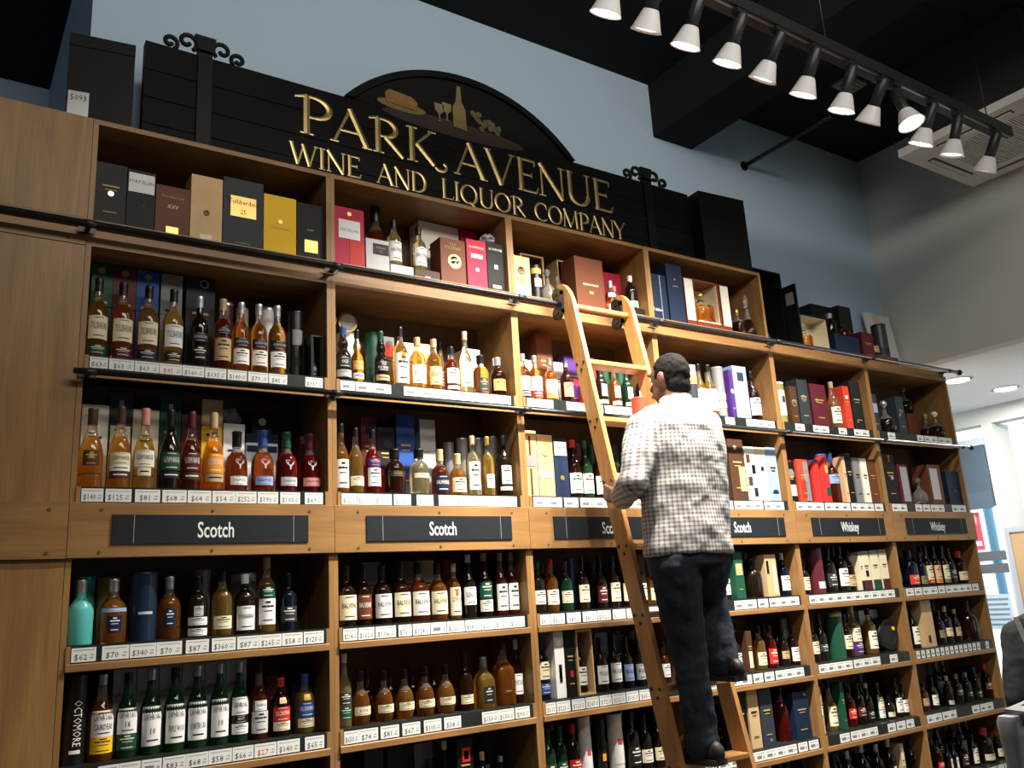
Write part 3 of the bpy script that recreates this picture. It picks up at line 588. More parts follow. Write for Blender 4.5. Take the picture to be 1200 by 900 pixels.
def box_item(X0, X1, Y0, Z, H, D, colr, label, kw):
    W = X1-X0; o = empty(kw.get('name', 'gift_box'), ((X0+X1)/2, Y0+D/2, Z), kw.get('rz', 0)); tag(o, label, kw.get('cat', 'gift box'), 'gift boxes on the shelves')
    m = plain('wood_pale', RGB['pinewood'], .5, noise=.25, nscale=14) if colr == 'pinewood' else col(colr, kw.get('rough', .5))
    lid = kw.get('lid', 0)
    if kw.get('open'):   # open presentation case: shell, inner lining
        t = .008; lin = col(kw['open'])
        mb = MB(); mb.box(-W/2, W/2, D/2-t, D/2, 0, H, m).box(-W/2, -W/2+t, -D/2, D/2-t, 0, H, m).box(W/2-t, W/2, -D/2, D/2-t, 0, H, m).box(-W/2+t, W/2-t, -D/2, D/2-t, 0, t, m).box(-W/2+t, W/2-t, -D/2, D/2-t, H-t, H, m); mb.build('case', o)
        MB().box(-W/2+t+.001, W/2-t-.001, D/2-t-.006, D/2-t-.001, t+.001, H-t-.001, lin).box(W/2-t-.004, W/2-t-.001, -D/2+.006, D/2-t-.0065, t+.001, H-t-.001, lin).box(-W/2+t+.001, -W/2+t+.004, -D/2+.006, D/2-t-.0065, t+.001, H-t-.001, lin).box(-W/2+t+.0045, W/2-t-.0045, -D/2+.006, D/2-t-.0065, H-t-.004, H-t-.001, lin).build('lining', o)
    elif lid:
        MB().box(-W/2, W/2, -D/2, D/2, 0, H*(1-lid)-.001, m, bev=.0015).build('carton', o); MB().box(-W/2-.0008, W/2+.0008, -D/2-.0008, D/2+.0008, H*(1-lid), H, col(kw['lidc']) if 'lidc' in kw else m, bev=.0015).build('lid', o)
    else: MB().box(-W/2, W/2, -D/2, D/2, 0, H, m, bev=.0015).build('carton', o)
    f = -D/2-.0009
    for L in kw.get('lab', []):   # (u0,u1,v0,v1,colour)
        MB().box(-W/2+W*L[0], -W/2+W*L[1], f-.0012, f-.0001, H*L[2], H*L[3], col(L[4], .3 if L[4] in ('gold', 'silver') else .5)).build('label', o)
    for L in kw.get('disc', []):  # (u,v,r,colour)
        MB().lathe([(L[2], 0), (L[2], .0014)], col(L[3], .3 if L[3] in ('gold', 'silver') else .5), 18, M=Matrix.Translation((-W/2+W*L[0], f-.0001, H*L[1])) @ Matrix.Rotation(math.pi/2, 4, 'X')).build('emblem', o)
    tx = kw.get('txt', [])
    if not tx and not kw.get('open') and not kw.get('bare'):
        ink = col('gold' if colr in DARKC else 'charcoal'); mb = MB()
        for u, v, hw, hh in ((.5, .62, .28, .012), (.5, .56, .2, .007), (.5, .2, .22, .008)): mb.box(W*(u-.5-hw), W*(u-.5+hw), f-.0016, f-.0013, H*(v-hh), H*(v+hh), ink)
        mb.build('print', o)['kind'] = 'stuff'
    for L in tx:              # (u,v,height m,text,colour[,res])
        mb = MB(); text_faces(mb, L[3], W*(L[0]-.5), H*L[1], L[2], W*.86 if len(L) < 6 else L[5], col(L[4]), f-.0018, sx=.85); mb.build('lettering', o)
    return o
def tube_item(X, Y, Z, w, H, colr, label, kw):
    o = empty(kw.get('name', 'bottle_tube'), (X, Y, Z)); tag(o, label, kw.get('cat', 'tube'), 'tubes on the shelves'); r = w/2; m = col(colr, kw.get('rough', .38))
    MB().lathe([(r, 0), (r, H*.955)], m, 28).build('canister', o)
    MB().lathe([(r*1.01, H*.955), (r*1.02, H*.96), (r*1.02, H*.99), (r*.96, H), (r*.8, H)], col(kw.get('lidc', colr), .3), 28).build('lid', o)
    for k, L in enumerate(kw.get('lab', [])):   # (v0,v1,colour[,half-angle])
        A = math.radians(L[3] if len(L) > 3 else 75); mb = MB(); N = 12; rows = [mb.add([((r+.0012)*math.sin(-A+2*A*i/N), -(r+.0012)*math.cos(-A+2*A*i/N), z) for i in range(N+1)]) for z in (H*L[0], H*L[1])]
        for i in range(N): mb.face((rows[0]+i, rows[0]+i+1, rows[1]+i+1, rows[1]+i), col(L[2]), True)
        mb.build('label', o)
    if kw.get('vtxt'):
        s, hh, c = kw['vtxt']; vs, fs, wd = text_geo(s); k = min(H*.5/wd, hh); mb = MB()
        n = mb.add([((r+.0015)*math.sin(-(-(z-.5)*hh)/r+.15), -(r+.0015)*math.cos((z-.5)*hh/r+.15), H*.45-x*k) for x, z in vs])
        for f in fs: mb.face([n+i for i in f], col(c))
        mb.build('lettering', o)
    return o
# crystal decanters: faceted body, neck, ball stopper
def decanter(X, Y, Z, w, H, gl, label, kw):
    kind = kw.get('kind', 'round')
    prof = {'round': [(.55,0),(.75,.02),(1,.16),(1,.30),(.85,.44),(.45,.55),(.22,.62),(.2,.78),(.28,.80)], 'cone': [(.9,0),(1,.03),(.85,.2),(.5,.42),(.28,.52),(.24,.68),(.34,.70)], 'square': [(.92,0),(1,.03),(1,.50),(.86,.56),(.36,.61),(.3,.70),(.42,.72)]}[kind]
    seg = 8 if kw.get('facet') else 20
    o = empty(kw.get('name', 'decanter'), (X, Y, Z), .3*random.random()); tag(o, label, 'decanter', 'decanters on the shelves')
    g, cl = glass(gl), glass('clear')
    MB().lathe([(r*w/2, z*H) for r, z in prof], g, seg, sq=.6 if kind == 'square' else 0, matf=lambda z: g if z < H*(.45 if kind != 'square' else .52) else cl).build('body', o)
    zt = prof[-1][1]*H; rs = kw.get('stop', .42)*w/2
    MB().lathe([(.24*w/2, zt), (.22*w/2, zt+.02*H), (rs, zt+.08*H), (rs*1.02, zt+.16*H), (rs*.6, H), (.02, H)] if False else [(.22*w/2, zt), (.2*w/2, zt+.02*H), (rs, zt+(H-zt)*.4), (rs, zt+(H-zt)*.7), (rs*.5, H)], col(kw['stopc'], .3) if 'stopc' in kw else cl, seg).build('stopper', o)
    return o
BAYW = ORD; ROWW = {1: 'top cubby', 2: 'second shelf', 3: 'third shelf', 4: 'fourth shelf', 5: 'fifth shelf', 6: 'sixth shelf', 7: 'seventh shelf'}
def article(s): return s
def cell(bay, row, items, back=()):
    """items: tuples (kind, x0 px, x1 px, top px, ...) listed left to right"""
    Z = ROWZ[row]; clear = {1: .385, 2: .412, 3: .375, 4: .278, 5: .288, 6: .288, 7: .288}[row]
    xl, xr = XS[bay-1]+.021, XS[bay]-.021
    where = '%s bay, %s' % (ORD[bay], ROWW[row])
    placed = []; fronts = []
    nf = 0
    for grp, its in (('f', items), ('b', back)):
        its = sorted(its, key=lambda t: t[1]+t[2])
        prev = None
        for idx, it in enumerate(its):
            kind, a, b_, top = it[:4]; kw = it[-1] if isinstance(it[-1], dict) else {}
            args = it[4:-1] if isinstance(it[-1], dict) else it[4:]
            zb = Z+.0006+kw.get('up', 0)
            Y = kw.get('Y', .078 if grp == 'f' else .185)
            if kind in 'btd':
                xc = px_X((a+b_)/2, Y, zb+.1); x0 = px_X(a, Y, zb+.1); x1 = px_X(b_, Y, zb+.1)
                th = math.atan2(xc-CAM.x, Y-CAM.y); H = min(py_z(top, xc, Y)-zb, clear-kw.get('up', 0))
                wpx = (x1-x0)*math.cos(th)
                if kind == 'b':
                    w0 = SHP[args[0]][4]*H*1.04; w = wpx if bay <= 2 else w0
                    w = max(min(w, w0*1.22, .115), w0*.8, .055) if not kw.get('w') else kw['w']
                else: w = kw.get('w', max(.05, min(wpx, .125)))
                xc = max(xl+w/2+.002, min(xr-w/2-.002, xc))
                if prev and prev[4] == 'r':
                    dx = xc-prev[0]; need = (w+prev[2])/2+.002
                    if dx < need:
                        dy = math.sqrt(max(0, need*need-max(dx, 0)**2))
                        if dx > need*.82: w = max(w*.8, 2*(dx-.002)-prev[2]); dy = math.sqrt(max(0, ((w+prev[2])/2+.002)**2-dx*dx))
                        Y = prev[1]+dy*(1 if prev[1] <= .085 else -1)
                        Y = max(w/2+.012, min(.30-w/2, Y))
                elif prev and xc-w/2 < prev[3]+.002: xc = prev[3]+.002+w/2
                ordw = '%s from left' % ORD[idx+1] if grp == 'f' else '%s from left behind' % ORD[idx+1]
                if kind == 'b':
                    sh, gl, cap, lab = args[:4]
                    lc = lab if isinstance(lab, str) else (lab[0][2] if lab else None)
                    d = kw.get('d') or (('%s bottle, %s label' % (gl if kw.get('op') else GW[gl], lc)) if lc else '%s bottle, %s cap' % (gl if kw.get('op') else GW[gl], cap or 'no'))
                    bottle(xc, Y, zb, w, H, sh, gl, cap, lab, '%s, %s, %s' % (d, ordw, where), kw)
                elif kind == 't': tube_item(xc, Y, zb, w, H, args[0], '%s, %s, %s' % (kw.get('d', args[0]+' cylindrical gift tube'), ordw, where), kw)
                else: decanter(xc, Y, zb, w, H, args[0], '%s, %s, %s' % (kw.get('d', GW[args[0]]+' decanter'), ordw, where), kw)
                prev = (xc, Y, w, xc+w/2, 'r'); (fronts if grp == 'f' else placed).append((xc, w/2, Y+w/2))
            else:
                D = kw.get('D', .085); Y0 = kw.get('Y', .025 if grp == 'f' else .142); D = min(D, .312-Y0)
                x0 = px_X(a, Y0, zb+.08); x1 = px_X(b_, Y0, zb+.08); x0 = max(x0, xl+.002); x1 = min(x1, xr-.002)
                if prev: x0 = max(x0, prev[3]+.0025)
                x1 = max(x1, x0+.03)
                H = min(py_z(top, x0, Y0)-zb, clear-kw.get('up', 0))
                if kw.get('h'): H = kw['h']
                d = kw.get('d', args[0]+' gift box'); ordw = '%s from left' % ORD[idx+1] if grp == 'f' else '%s from left behind' % ORD[idx+1]
                box_item(x0, x1, Y0, zb, H, D, args[0], '%s, %s, %s' % (d, ordw, where), kw)
                prev = ((x0+x1)/2, Y0, x1-x0, x1, 'x'); (fronts if grp == 'f' else placed).append(((x0+x1)/2, (x1-x0)/2, Y0+D))
    # a second rank of bottles half hidden behind the first
    if (row >= 4 and bay >= 3) or (bay, row) in ((2, 6), (1, 6)):
        rnd = random.Random(bay*37+row); x = xl+.05; n = len(back)
        while x < xr-(.04 if (bay, row) != (5, 5) else .28):
            r = .034; Y = .262
            if all(abs(x-a) > hw+r+.003 for a, hw, _ in placed) and all(abs(x-a) > hw+r or ye < Y-r-.004 for a, hw, ye in fronts):
                n += 1; g = rnd.choice(('dark', 'dark', 'brown', 'green', 'russet')); cp = rnd.choice(('black', 'black', 'grey', 'tan', 'maroon')); lb = rnd.choice((None, 'ivory', 'charcoal', 'cream'))
                bottle(x, Y, Z+.0006, .066, rnd.uniform(.235, .268), rnd.choice(('std', 'tall')), g, cp, lb, '%s bottle, %s cap, %s in the back rank, %s' % (GW[g], cp, ORD[n-len(back)], where), {})
            x += rnd.uniform(.078, .10)
# ------------------------------------------------------------------ what stands on the shelves
def tb(low, t='TULLIBARDINE', lc='cream'): return [(.24, .52, lc, t), (.06, .17, low)]
def lap(t, low='white'): return [(.28, .58, 'white', t), (.09, .28, low)] if low != 'white' else [(.10, .56, 'white', t)]
def gg(c='white'): return [(.12, .33, c), (.36, .48, 'charcoal', 'GLENGOYNE', 'silver')]
# ---- first bay
cell(1, 1, [
 ('x', 110, 147, 188, 'charcoal', dict(D=.10, disc=[(.5, .5, .011, 'silver')], d='charcoal gift box with small silver lion emblem')),
 ('x', 148, 181, 197, 'black', dict(D=.1, lab=[(.04, .96, .62, .94, 'white')], txt=[(.5, .80, .014, 'PORT ELLEN', 'charcoal'), (.5, .40, .03, '34', 'slate')], d='black gift box with white upper label')),
 ('x', 182, 222, 215, 'chestnut', dict(D=.1, lab=[(.32, .68, .04, .17, 'gold')], txt=[(.5, .78, .013, 'Bunnahabhain', 'gold'), (.5, .58, .018, 'XXV', 'ivory')], d='reddish brown gift box with gold plaque')),
 ('x', 223, 260, 203, 'pinewood', dict(D=.1, disc=[(.5, .43, .012, 'brown'), (.5, .43, .009, 'tan')], lab=[(.3, .68, .03, .1, 'ivory')], bare=1, d='pale pine wood bottle box')),
 ('x', 261, 308, 206, 'slate', dict(D=.1, lab=[(.18, .82, .44, .74, 'gold')], txt=[(.5, .66, .022, 'Tullibardine', 'black'), (.5, .52, .022, '25', 'black'), (.5, .06, .008, 'TULLIBARDINE', 'gold')], d='slate grey gift box with square gold label')),
 ('x', 309, 347, 226, 'yellow', dict(D=.1, lid=0, disc=[(.5, .55, .009, 'gold')], txt=[(.5, .44, .009, 'GLENMORANGIE', 'tan')], d='bright yellow gift box')),
 ('x', 348, 379, 236, 'black', dict(D=.1, lab=[(.28, .78, .12, .34, 'gold')], txt=[(.5, .52, .008, 'SIGNET', 'silver')], d='black gift box with gold patterned panel'))])
cell(1, 2, [
 ('b', 101, 125, 327, 'std', 'amber', 'black', tb('green')), ('b', 129, 155, 332, 'std', 'amber', 'black', tb('maroon')), ('b', 160, 185, 336, 'std', 'honey', 'black', tb('navy')), ('b', 190, 214, 340, 'std', 'gold', 'black', tb('charcoal', 'TULLIBARDINE', 'white')),
 ('b', 223, 243, 348, 'std', 'dark', 'silver', [(.36, .48, 'charcoal', 'GLENGOYNE', 'silver'), (.12, .3, 'black')]), ('b', 250, 271, 351, 'std', 'russet', 'tan', [(.14, .44, 'tan'), (.5, .58, 'charcoal', 'GLENGOYNE', 'silver')]), ('b', 272, 292, 355, 'std', 'amber', 'silver', gg()), ('b', 293, 313, 357, 'std', 'amber', 'silver', gg('ivory')), ('b', 314, 335, 359, 'std', 'honey', 'silver', gg()),
 ('t', 337, 355, 366, 'black', dict(lab=[(.5, .72, 'grey', 40), (.2, .34, 'charcoal', 45)], Y=.12, d='black tube with silver disc print')),
 ('x', 357, 379, 392, 'black', dict(D=.08, open='charcoal', d='black open display carton'))],
 [('x', 103, 128, 308, 'green', dict(lid=.42, disc=[(.45, .935, .013, 'gold')], d='dark green gift carton')), ('x', 129, 156, 312, 'maroon', dict(lid=.42, disc=[(.5, .935, .013, 'gold')], d='maroon gift carton')), ('x', 157, 183, 316, 'blue', dict(lid=.42, disc=[(.5, .935, .013, 'gold')], d='blue gift carton')), ('x', 186, 211, 320, 'grey', dict(lid=.42, disc=[(.5, .935, .013, 'gold')], d='grey gift carton')), ('x', 216, 250, 317, 'charcoal', dict(disc=[(.62, .93, .018, 'silver'), (.62, .93, .013, 'charcoal')], d='charcoal carton with silver roundel')),
  ('t', 256, 272, 356, 'maroon', dict(lidc='silver')), ('t', 276, 290, 362, 'tan', dict(lidc='silver')), ('t', 305, 322, 362, 'white', dict(lidc='silver'))])
sqp = lambda c, t=None: [(.40, .47, 'gold', None, 'gold', 14)] if c is None else [(.20, .45, c, t), (.36, .41, 'gold', None, 'gold', 10)]
cell(1, 3, [
 ('b', 91, 121, 479, 'glenm', 'honey', 'brown', [(.27, .46, 'brown', None, 'gold', 40), (.36, .42, 'gold', None, 'gold', 10)]), ('b', 127, 152, 477, 'glenm', 'honey', 'brown', [(.28, .43, 'cream', 'GLENMORANGIE'), (.21, .28, 'white'), (.12, .21, 'brown')]), ('b', 156, 181, 479, 'glenm', 'gold', 'pink', [(.27, .47, 'ivory', 'GLENMORANGIE'), (.16, .26, 'cream', None, 'charcoal', 36)]), ('b', 186, 211, 481, 'glenm', 'dark', 'black', [(.24, .46, 'green', 'GLENMORANGIE'), (.14, .22, 'charcoal')]), ('b', 212, 235, 483, 'glenm', 'russet', 'maroon', [(.24, .47, 'maroon', 'GLENMORANGIE'), (.13, .22, 'brown')]), ('b', 237, 262, 484, 'glenm', 'orange', 'tan', [(.22, .46, 'orange', 'GLENMORANGIE', 'ivory'), (.11, .21, 'tan')]),
 ('b', 264, 290, 506, 'dalm', 'russet', 'black', [(.10, .24, 'white', 'DALMORE', 'black', 50), (.36, .49, 'silver', '@stag', 'charcoal', 24)]), ('b', 294, 321, 505, 'dalm', 'russet', 'blue', [(.10, .24, 'lavender', 'DALMORE', 'navy', 50), (.36, .49, 'silver', '@stag', 'charcoal', 24)]), ('b', 323, 348, 507, 'dalm', 'red', 'green', [(.10, .24, 'silver', 'DALMORE', 'black', 50), (.36, .49, 'silver', '@stag', 'charcoal', 24)]), ('b', 351, 377, 509, 'dalm', 'red', 'maroon', [(.10, .24, 'pink', 'DALMORE', 'maroon', 50), (.36, .49, 'silver', '@stag', 'charcoal', 24)])],
 [('x', 92, 124, 473, 'ivory', {}), ('x', 125, 152, 457, 'slate', dict(lid=.3, lab=[(.4, .6, .84, .92, 'silver'), (.06, .94, .02, .66, 'cream')])), ('x', 153, 184, 479, 'cream', {}), ('x', 185, 210, 457, 'green', dict(lab=[(.4, .6, .84, .92, 'silver')])), ('x', 211, 234, 485, 'maroon', {}), ('x', 235, 259, 464, 'yellow', dict(lid=.28, lidc='tan', lab=[(.4, .6, .84, .92, 'gold')])), ('x', 261, 286, 496, 'white', {}), ('x', 288, 325, 507, 'white', dict(lid=.15, lidc='navy', lab=[(.02, .98, .70, .80, 'navy')], Y=.19)), ('x', 352, 374, 511, 'maroon', {})])
cell(1, 4, [
 ('b', 78, 110, 680, 'dumpy', 'teal', 'silver', None, dict(op=1, d='opaque turquoise bottle with silver cap', lab=1)), ('b', 115, 149, 679, 'dumpy', 'honey', 'silver', [(.48, .54, 'lavender', 'BRUICHLADDICH', 'white'), (.16, .42, 'navy', None, 'white', 30)], dict(d='honey bottle with blue print and silver cap')), ('t', 151, 184, 671, 'navy', dict(rough=.3, lab=[(.38, .42, 'silver', 30)])), ('b', 184, 212, 676, 'dumpy', 'amber', 'silver', [(.2, .48, 'navy', None, 'white', 28)]),
 ('b', 217, 245, 675, 'std', 'dark', 'black', [(.02, .14, 'white'), (.19, .32, 'white'), (.34, .5, 'silver', None, 'navy', 26)]), ('b', 248, 272, 670, 'std', 'gold', 'black', [(.10, .30, 'cream')]), ('b', 274, 299, 673, 'std', 'dark', 'white', [(.06, .46, 'white', 'BUNNAHABHAIN')]), ('b', 301, 323, 653, 'std', 'gold', 'tan', [(.10, .44, 'white'), (.46, .60, 'green', None, 'white', 55)]), ('b', 327, 348, 672, 'std', 'navy', 'black', [(.15, .42, 'slate')])],
 [('t', 84, 110, 676, 'teal', {}), ('t', 112, 140, 676, 'gold', dict(rough=.5)), ('t', 186, 206, 678, 'charcoal', {}), ('t', 222, 246, 668, 'grey', {}), ('t', 270, 300, 671, 'silver', dict(rough=.5, lab=[(.4, .85, 'grey')]))])
cell(1, 5, [
 ('t', 72, 101, 789, 'black', dict(lab=[(.12, .16, 'white', 26)], vtxt=('OCTOMORE', .026, 'ivory'), d='black tube with white vertical lettering')),
 ('b', 103, 133, 790, 'tall', 'amber', 'silver', lap('LAPHROAIG/CAIRDEAS', 'yellow')), ('b', 135, 161, 788, 'tall', 'green', 'black', lap('LAPHROAIG/18', 'green')), ('b', 163, 189, 784, 'tall', 'green', 'silver', lap('LAPHROAIG/10')), ('b', 191, 217, 782, 'tall', 'green', 'black', lap('LAPHROAIG/TRIPLE WOOD')), ('b', 218, 243, 780, 'tall', 'green', 'silver', lap('LAPHROAIG/QUARTER CASK')), ('b', 245, 268, 777, 'tall', 'green', 'silver', lap('LAPHROAIG/10')), ('b', 269, 291, 776, 'tall', 'green', 'silver', [(.34, .56, 'white', 'LAPHROAIG'), (.24, .33, 'black', 'SELECT', 'white'), (.1, .23, 'white')]),
 ('b', 292, 314, 776, 'tall', 'russet', 'black', [(.08, .36, 'silver'), (.37, .50, 'white', 'BOWMORE', 'charcoal', 40)]), ('b', 316, 341, 794, 'std', 'brown', 'red', [(.26, .50, 'red', 'KILCHOMAN'), (.10, .25, 'cream'), (.56, .66, 'peach', None, 'gold', 22)]), ('b', 344, 370, 790, 'std', 'gold', 'blue', [(.28, .52, 'blue', 'KILCHOMAN'), (.10, .25, 'cream'), (.56, .66, 'gold', None, 'gold', 22)])],
 [('x', 130, 157, 785, 'silver', dict(txt=[(.5, .7, .016, 'LAPHROAIG', 'charcoal')], d='grey and white carton')), ('x', 158, 184, 783, 'silver', dict(txt=[(.5, .7, .016, 'LAPHROAIG', 'charcoal')], d='grey and white carton')), ('x', 185, 211, 780, 'silver', dict(txt=[(.5, .7, .016, 'LAPHROAIG', 'charcoal')], d='grey and white carton')), ('x', 212, 238, 778, 'silver', dict(txt=[(.5, .7, .016, 'LAPHROAIG', 'charcoal')], d='grey and white carton')), ('x', 239, 263, 776, 'silver', dict(txt=[(.5, .7, .016, 'LAPHROAIG', 'charcoal')], d='grey and white carton')), ('x', 264, 288, 774, 'silver', dict(txt=[(.5, .7, .016, 'LAPHROAIG', 'charcoal')], d='grey and white carton')), ('x', 312, 335, 792, 'maroon', {}), ('x', 342, 366, 788, 'navy', {})])
cell(1, 6, [('b', 330, 350, 884, 'std', 'dark', 'black', 'white'), ('b', 355, 376, 882, 'std', 'dark', 'black', 'cream'), ('b', 300, 324, 890, 'std', 'green', 'black', 'white')])
# ---- second bay
cell(2, 1, [
 ('x', 392, 427, 240, 'crimson', dict(D=.09, lid=0, lab=[(.14, .86, .46, .78, 'white'), (.5, 1.0, .0, .44, 'red')], disc=[(.5, .89, .010, 'gold')], txt=[(.5, .61, .014, 'MACALLAN', 'grey')], d='crimson gift box with white label')),
 ('x', 429, 456, 278, 'silver', dict(D=.09, lid=0, Y=.02, lab=[(.3, .98, .52, .86, 'black')], txt=[(.64, .74, .010, 'HIGHLAND', 'gold', .05), (.64, .62, .012, '25', 'gold')], d='silver gift box with black label')),
 ('x', 458, 484, 309, 'white', dict(D=.1, bare=1, d='low white plinth box under a bottle')), ('x', 486, 515, 314, 'brown', dict(D=.1, lab=[(.4, .6, .05, .3, 'ivory')], bare=1, d='low brown plinth box under a bottle')),
 ('x', 517, 546, 277, 'chestnut', dict(D=.1, disc=[(.55, .5, .036, 'gold'), (.55, .5, .026, 'ivory')], txt=[(.5, .88, .016, 'OLD', 'gold'), (.5, .79, .016, 'PULTENEY', 'gold')], d='brown wooden gift box with round gold medallion')),
 ('x', 548, 571, 279, 'crimson', dict(D=.1, lab=[(.2, .8, .62, .70, 'silver')], disc=[(.5, .38, .012, 'pink')], txt=[(.5, .84, .014, 'BOWMORE', 'ivory')], d='crimson gift box with silver plaque')), ('x', 572, 593, 283, 'black', dict(D=.1, lab=[(.25, .75, .06, .13, 'tan'), (.4, .6, .46, .54, 'silver')], txt=[(.5, .86, .013, 'BOWMORE', 'ivory')], d='black gift box with copper plaque'))],
 [('b', 431, 451, 238, 'squat', 'russet', 'black', None, dict(Y=.175, w=.085, d='dark amber bottle with big black stopper')), ('x', 493, 540, 258, 'ivory', dict(Y=.2, D=.1, d='beige carton with open flaps')), ('x', 542, 562, 268, 'crimson', dict(Y=.2)), ])
for a, b_, top, up, cp, nm in ((457, 475, 259, .058, 'black', 'pale gold bottle with black cap standing on low white box, second bay, top cubby'), (482, 500, 267, .058, 'black', 'pale gold bottle with black cap standing on low brown box, second bay, top cubby')):
    zb = ROWZ[1]+py_z(310 if a < 470 else 315.5, px_X(a, .03, 3.1), .03)-ROWZ[1]; X = px_X((a+b_)/2, .075, zb+.1)
    for o in bpy.data.objects:
        if o.get('label', '').startswith('low white plinth' if a < 470 else 'low brown plinth'): zb = ROWZ[1]+.0012+max((v.co.z for c in o.children for v in c.data.vertices)); xb = o.location.x
    bottle(xb-.012, .078, zb, .068, py_z(top, X, .075)-zb, 'std', 'pale', cp, [(.12, .52, 'white', 'BALVENIE')], nm, {})
cell(2, 2, [
 ('b', 394, 410, 383, 'oldp', 'dark', 'blue', [(.1, .22, 'silver'), (.26, .44, 'slate', 'OLD', 'ivory')]), ('b', 409, 428, 387, 'oldp', 'orange', 'black', [(.10, .2, 'white'), (.26, .42, 'orange', 'OLD/PULTENEY', 'ivory')]), ('b', 437, 456, 389, 'oldp', 'dark', 'green', [(.10, .2, 'tan'), (.26, .44, 'charcoal', 'OLD/PULTENEY', 'ivory')]), ('b', 460, 479, 384, 'std', 'gold', 'black', [(.08, .56, 'white'), (.44, .56, 'orange', None, 'red', 20)]), ('b', 480, 499, 396, 'std', 'gold', 'tan', [(.12, .46, 'white', 'DEANSTON')]), ('b', 500, 518, 398, 'std', 'honey', 'tan', [(.12, .46, 'peach', 'DEANSTON')]), ('b', 520, 538, 407, 'std', 'russet', 'black', [(.2, .52, 'white'), (.08, .15, 'ivory')]), ('b', 539, 553, 389, 'tall', 'pale', 'tan', [(.12, .5, 'white', '22')]), ('b', 555, 572, 417, 'squat', 'amber', 'black', [(.1, .42, 'slate', None, 'gold', 40)]), ('b', 574, 592, 420, 'squat', 'brown', 'silver', [(.16, .44, 'gold')])],
 [('t', 400, 418, 394, 'white', dict(lidc='silver')), ('t', 428, 446, 391, 'green', {}), ('x', 450, 463, 394, 'grey', dict(lab=[(.1, .9, .6, .85, 'scarlet')])), ('x', 474, 488, 401, 'ivory', {}), ('x', 490, 505, 402, 'peach', {}), ('b', 512, 522, 402, 'tall', 'pale', 'black', 'white'), ('x', 546, 564, 408, 'white', dict(D=.1)), ])
for k, (px, py, rr, c, lab) in enumerate(((415, 382, .046, 'gold', 'round white tin with gold rim standing on edge, second bay, second shelf'), (396, 378, .045, 'silver', 'round white tin with silver rim standing on edge, second bay, second shelf'))):
    X = px_X(px, .30, 2.82); zt = .04
    d = empty('round_tin', ((1.118, 1.02)[k], .25, ROWZ[2]+.20)); d.location.z = py_z(py, X, .25)-rr; tag(d, lab, 'tin')
    M = Matrix.Translation((0, 0, rr)) @ Matrix.Rotation(math.pi/2, 4, 'X')
    MB().lathe([(rr, -.03), (rr, .03)], col(c, .3), 24, M=M).build('rim', d); MB().lathe([(rr*.8, .0301), (rr*.78, .034)], col('white'), 24, M=M).build('face', d)
    s_ = pbox('stand_carton', d, -.035, .035, -.03, .03, -(d.location.z-ROWZ[2]-.0006), .0, col('ivory'))
cell(2, 3, [
 ('b', 394, 406, 497, 'tall', 'honey', 'black', [(.08, .48, 'white')]), ('b', 407, 427, 502, 'tall', 'gold', 'black', [(.12, .26, 'cream')]), ('b', 428, 446, 504, 'tall', 'red', 'black', [(.12, .40, 'white'), (.42, .54, 'purple', None, 'gold')]), ('b', 450, 475, 527, 'squat', 'brown', 'black', [(.38, .5, 'charcoal', 'HIGHLAND', 'gold', 60)]), ('b', 479, 503, 527, 'squat', 'pale', 'black', [(.36, .46, 'cream', None, 'charcoal', 50)]), ('b', 505, 526, 527, 'dalm', 'russet', 'tan', [(.08, .42, 'navy', 'DALWHINNIE', 'ivory')]), ('b', 526, 546, 532, 'dalm', 'orange', 'tan', [(.08, .42, 'cream')]), ('b', 547, 562, 511, 'std', 'pale', 'tan', [(.1, .56, 'white')]), ('b', 564, 580, 512, 'std', 'gold', 'gold', [(.14, .36, 'white', None, 'charcoal', 36)]), ('b', 582, 600, 511, 'std', 'dark', 'black', [(.20, .5, 'white', None, 'charcoal', 45), (.1, .16, 'ivory')])],
 [('x', 424, 442, 487, 'maroon', dict(lab=[(.3, .9, .78, .9, 'black')])), ('x', 443, 463, 500, 'charcoal', dict(lab=[(.1, .9, .0, .4, 'red')], disc=[(.6, .75, .02, 'slate')])), ('x', 466, 487, 483, 'blue', dict(lid=.38)), ('x', 494, 512, 491, 'silver', dict(lid=0, txt=[(.5, .58, .02, 'Dalwhinnie', 'maroon')])), ('t', 522, 532, 519, 'steel', {}), ('t', 535, 550, 514, 'silver', {}), ('t', 553, 568, 514, 'silver', {}), ('t', 574, 588, 512, 'silver', {})])
bv = lambda c, t='BALVENIE': [(.10, .50, c, t)]
